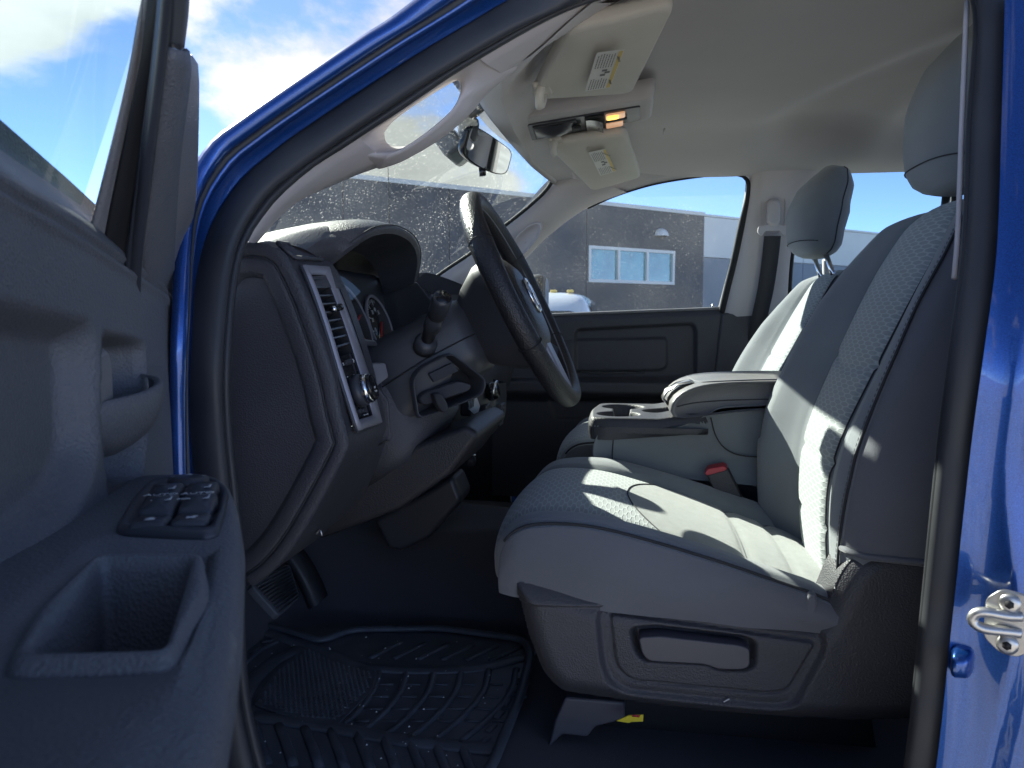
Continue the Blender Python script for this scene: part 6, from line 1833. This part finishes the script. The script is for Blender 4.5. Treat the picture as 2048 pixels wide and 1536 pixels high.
def podkey(nm, u0, u1, w0, w1, h, m='gloss', tilt=0.0):
    lp_ = rpoly([(u0, w0), (u0, w1), (u1, w1), (u1, w0)], 0.0035, 3)
    c_ = sum(lp_) / len(lp_)
    rows_ = [[dp(*(c_ + (p - c_) * s), az(0.3) + hh + tilt * (p[0] - c_[0])) for p in lp_] for s, hh in ((1.0, 0.0), (0.98, h * 0.7), (0.88, h), (0.03, h * 1.05))]
    surf(nm, rows_, m, dd_, close_u=True, cap=True)
    return c_


zk = az(0.3)


def podmark(nm, u, w, su, sw, h):
    mk(nm, [dp(u - su, w - sw, zk + h), dp(u - su, w + sw, zk + h), dp(u + su, w + sw, zk + h), dp(u + su, w - sw, zk + h)], [(0, 1, 2, 3)], 'white', dd_, smooth=False)


for k, (u0, u1, lab) in enumerate(((0.297, 0.333, 'AUTO'), (0.338, 0.367, None))):
    for j in range(2):
        w0 = 0.038 + 0.14 * (u0 - 0.297) + 0.0255 * j; w1 = w0 + 0.0235
        c_ = podkey('window_switch', u0, u1, w0, w1, 0.0095, 'satin', -0.16)
        if lab:
            text('switch_print', lab, dp(c_[0] + 0.008, c_[1], zk + 0.0090), DW, -DU, 0.0085, 'white', dd_)
        mk('window_icon', [dp(c_[0] + a_, c_[1] + b_, zk + 0.0102 - 0.16 * a_ + 0.0004) for a_, b_ in ((-0.002, -0.007), (-0.009, -0.002), (-0.009, 0.007), (-0.002, 0.007))], [(0, 1, 2, 3)], 'white', dd_, smooth=False)
        mk('window_icon', [dp(c_[0] + a_, c_[1] + b_, zk + 0.0102 - 0.16 * a_ + 0.0008) for a_, b_ in ((-0.0032, -0.0042), (-0.0078, -0.001), (-0.0078, 0.0055), (-0.0032, 0.0055))], [(0, 1, 2, 3)], 'satin', dd_, smooth=False)
for j in range(2):
    c_ = podkey('lock_switch', 0.374, 0.397, 0.046 + 0.0255 * j, 0.0695 + 0.0255 * j, 0.006, 'satin')
    podmark('lock_icon', c_[0] + 0.0015, c_[1], 0.002, 0.003, 0.0068)
    podmark('lock_icon', c_[0] - 0.0018, c_[1] + (0.0022 if j else 0), 0.0012, 0.0016, 0.0068)
c_ = podkey('mirror_selector', 0.276, 0.291, 0.034, 0.084, 0.004, 'satin')
podmark('mirror_icon', c_[0], c_[1] - 0.018, 0.0012, 0.001, 0.0045); podmark('mirror_icon', c_[0], c_[1] + 0.020, 0.0012, 0.001, 0.0045)
kn_c = dp(0.262, 0.056, zk + 0.002)
tube('mirror_joystick', [kn_c, kn_c + np.array((0, 0, 0.006)), kn_c + np.array((0, 0, 0.008))], [0.017, 0.016, 0.010], 'satin', dd_, n=24)
mk('joystick_arrow', [dp(0.259, 0.053, zk + 0.0105), dp(0.259, 0.059, zk + 0.0105), dp(0.254, 0.056, zk + 0.0105)], [(0, 1, 2)], 'white', dd_, smooth=False)
podmark('joystick_arrow', 0.262, 0.044, 0.0008, 0.0014, 0.0102); podmark('joystick_arrow', 0.262, 0.068, 0.0008, 0.0014, 0.0102)
podmark('window_icon', 0.350, 0.0705, 0.0012, 0.004, 0.0112)
# lower panel strip, outer skin and inner frame
prism('door_edge', [dp(0.0, -0.02, 0.03), dp(0.0, -0.10, 0.03), dp(0.0, -0.12, -0.62), dp(0.0, -0.02, -0.62)], DU * 0.02, 'deep', dd_, bevel=0.004)
sk2 = [[dp(u, -0.095 - 0.03 * math.sin(math.pi * min(1, max(0, (z + 0.62) / 0.7))), z) for u in np.linspace(0.0, 1.03, 12)] for z in np.linspace(-0.66, 0.06, 14)]
sk2 = [[dp(u, p_ - 0, z + (0.08 * (u / 1.03)) * (z > 0)) for u, p_ in zip(np.linspace(0.0, 1.03, 12), [-0.095 - 0.03 * math.sin(math.pi * min(1, max(0, (z + 0.62) / 0.7)))] * 12)] for z in np.linspace(-0.66, 0.06, 14)]
surf('outer_skin', sk2, 'blue', dd_)
surf('map_pocket', [[dp(u, w_, z) for u in np.linspace(0.16, 0.95, 16)] for w_, z in ((-0.01, -0.36), (0.035, -0.37), (0.040, -0.375), (0.036, -0.50), (0.020, -0.58), (-0.01, -0.60))], 'doorplastic', dd_, solid=0.004)


# window frame: raked front post, mirror corner trim, glass run and glass
def dt(px, py, w0=0.0, z0=0.03, k=KS):
    r = ray(px, py); n_ = DW - np.array((0, 0, k)); d_ = (np.array((HX, HY, 0)).dot(DW) + w0 - k * z0)
    return r * (d_ / n_.dot(r))


def strip(nm, L_, R_, prof_, m, n=24, **kw):
    a_, b_ = smooth3(L_, R_, n=n)
    return surf(nm, ribbon(a_, b_, prof_), m, dd_, **kw)


strip('outer_glass_seal', [dt(165, 520, -0.03), dt(196, 400, -0.03), dt(235, 240, -0.03), (dt(266, 95, -0.03)), dt(296, -40, -0.03)], [dt(200, 545, -0.025), dt(222, 425, -0.025), dt(255, 265, -0.025), dt(283, 110, -0.025), dt(306, -40, -0.025)], [(0, 0), (0.3, 0.002), (0.45, 0.0), (0.55, 0.002), (1, 0.0)], 'vinyl', solid=0.003)
strip('glass_run', [dt(199, 545, -0.022), dt(221, 424, -0.022), dt(254, 265, -0.022), dt(282, 110, -0.022), dt(304, -40, -0.022)], [dt(246, 580, -0.012), dt(262, 462, -0.012), dt(288, 280, -0.012), dt(309, 120, -0.012), dt(326, -40, -0.012)], [(0, 0), (0.5, -0.001), (1, 0)], 'deep', solid=0.003)
strip('front_post', [dt(244, 580, -0.010), dt(260, 462, -0.010), dt(287, 280, -0.010), dt(308, 120, -0.010), dt(324, -40, -0.010)], [dt(275, 600, 0.0), dt(284, 486, 0.0), dt(310, 285, 0.0), dt(334, 95, 0.0), dt(346, -40, 0.0)], [(0, 0), (0.15, 0.002), (0.3, 0.0), (0.4, 0.003), (0.9, 0.003), (1, 0.0)], 'satin', solid=0.004)
strip('post_channel', [dt(345, -40, -0.004), dt(341, 20, -0.004), dt(338, 95, -0.004)], [dt(372, -40, -0.012), dt(370, 20, -0.012), dt(360, 95, -0.012)], [(0, 0), (0.35, -0.002), (0.5, 0.002), (0.75, 0.003), (1, 0.0)], 'satin', n=10, solid=0.004)
# mirror corner trim: broad padded panel and its outer flange
strip('corner_trim', [dt(285, 640, -0.012), dt(286, 505, -0.008), dt(312, 285, -0.004), dt(334, 130, -0.002), dt(343, 96, -0.002)], [dt(352, 640, -0.012), dt(344, 520, -0.008), dt(352, 330, -0.004), dt(372, 150, -0.002), dt(368, 98, -0.002)], [(0, -0.002), (0.04, 0.001), (0.12, 0.003), (0.5, 0.004), (0.92, 0.003), (1.0, 0.0)], 'doorplastic', solid=0.004)
strip('corner_flange', [dt(352, 640, -0.012), dt(343, 540, -0.008), dt(350, 350, -0.005), dt(371, 160, -0.004), dt(367, 104, -0.004)], [dt(362, 640, -0.018), dt(360, 500, -0.016), dt(388, 420, -0.014), dt(396, 165, -0.012), dt(381, 112, -0.012)], [(0, 0.001), (0.12, 0.0), (0.9, 0.0), (1.0, -0.001)], 'vinyl', solid=0.004)
# rear part of the frame (behind the camera's left edge) closes the window opening
surf('door_glass', [[dp(0.10 + 0.05 * t_, -0.028 + KS * 0.0, 0.05 + 0.0 * t_) for t_ in (0, 1)], [dp(0.2, -0.05, 0.05), dp(1.0, -0.05, 0.13)]][1:] + [[dp(0.32, 0.08, 0.30), dp(1.0, 0.09, 0.36)]], 'doorglass', dd_)
tube('top_frame', [dp(0.42, 0.092, 0.275), dp(0.5, 0.105, 0.335), dp(0.7, 0.125, 0.385), dp(0.98, 0.125, 0.385), dp(1.02, 0.10, 0.30), dp(1.02, 0.0, 0.14)], 0.016, 'satin', dd_, n=10)

# ------------------------------------------------------------------ key with its paper tag
kt = empty('key_tag', tuple(at(945, 800, 1.45) + np.array((0, 0, EYE))), None, 'white printed paper tag hanging on the key below the wheel', 'key tag')
tgp = [at(x, y, 1.44) for x, y in [(936, 800), (952, 790), (960, 812), (957, 824), (948, 828), (938, 818)]]
prism('paper_tag', tgp, (-0.001, 0.002, 0), 'paper', kt, smooth=False)
for k in range(4):
    a_ = tgp[0] + (tgp[1] - tgp[0]) * (0.15 + 0.2 * k) + np.array((0.0008, -0.0015, 0)); b_ = a_ + (tgp[4] - tgp[1]) * 0.55
    tube('tag_print', [a_ + (b_ - a_) * 0.1, b_], 0.0009, 'ink', kt, n=4)
kf = at(932, 815, 1.45)
box('key_fob', kf, (0.022, 0.014, 0.034), 'deep', kt, bevel=0.005)
tube('key_ring', [kf + np.array((0.008 * math.cos(a), -0.004, 0.022 + 0.010 * math.sin(a))) for a in np.linspace(0, 2 * math.pi, 20, endpoint=False)], 0.0012, 'steel', kt, n=6, closed=True)
tube('key_blade', [kf + np.array((0, 0, 0.016)), kf + np.array((-0.01, 0.02, 0.05))], 0.004, 'steel', kt, n=6)
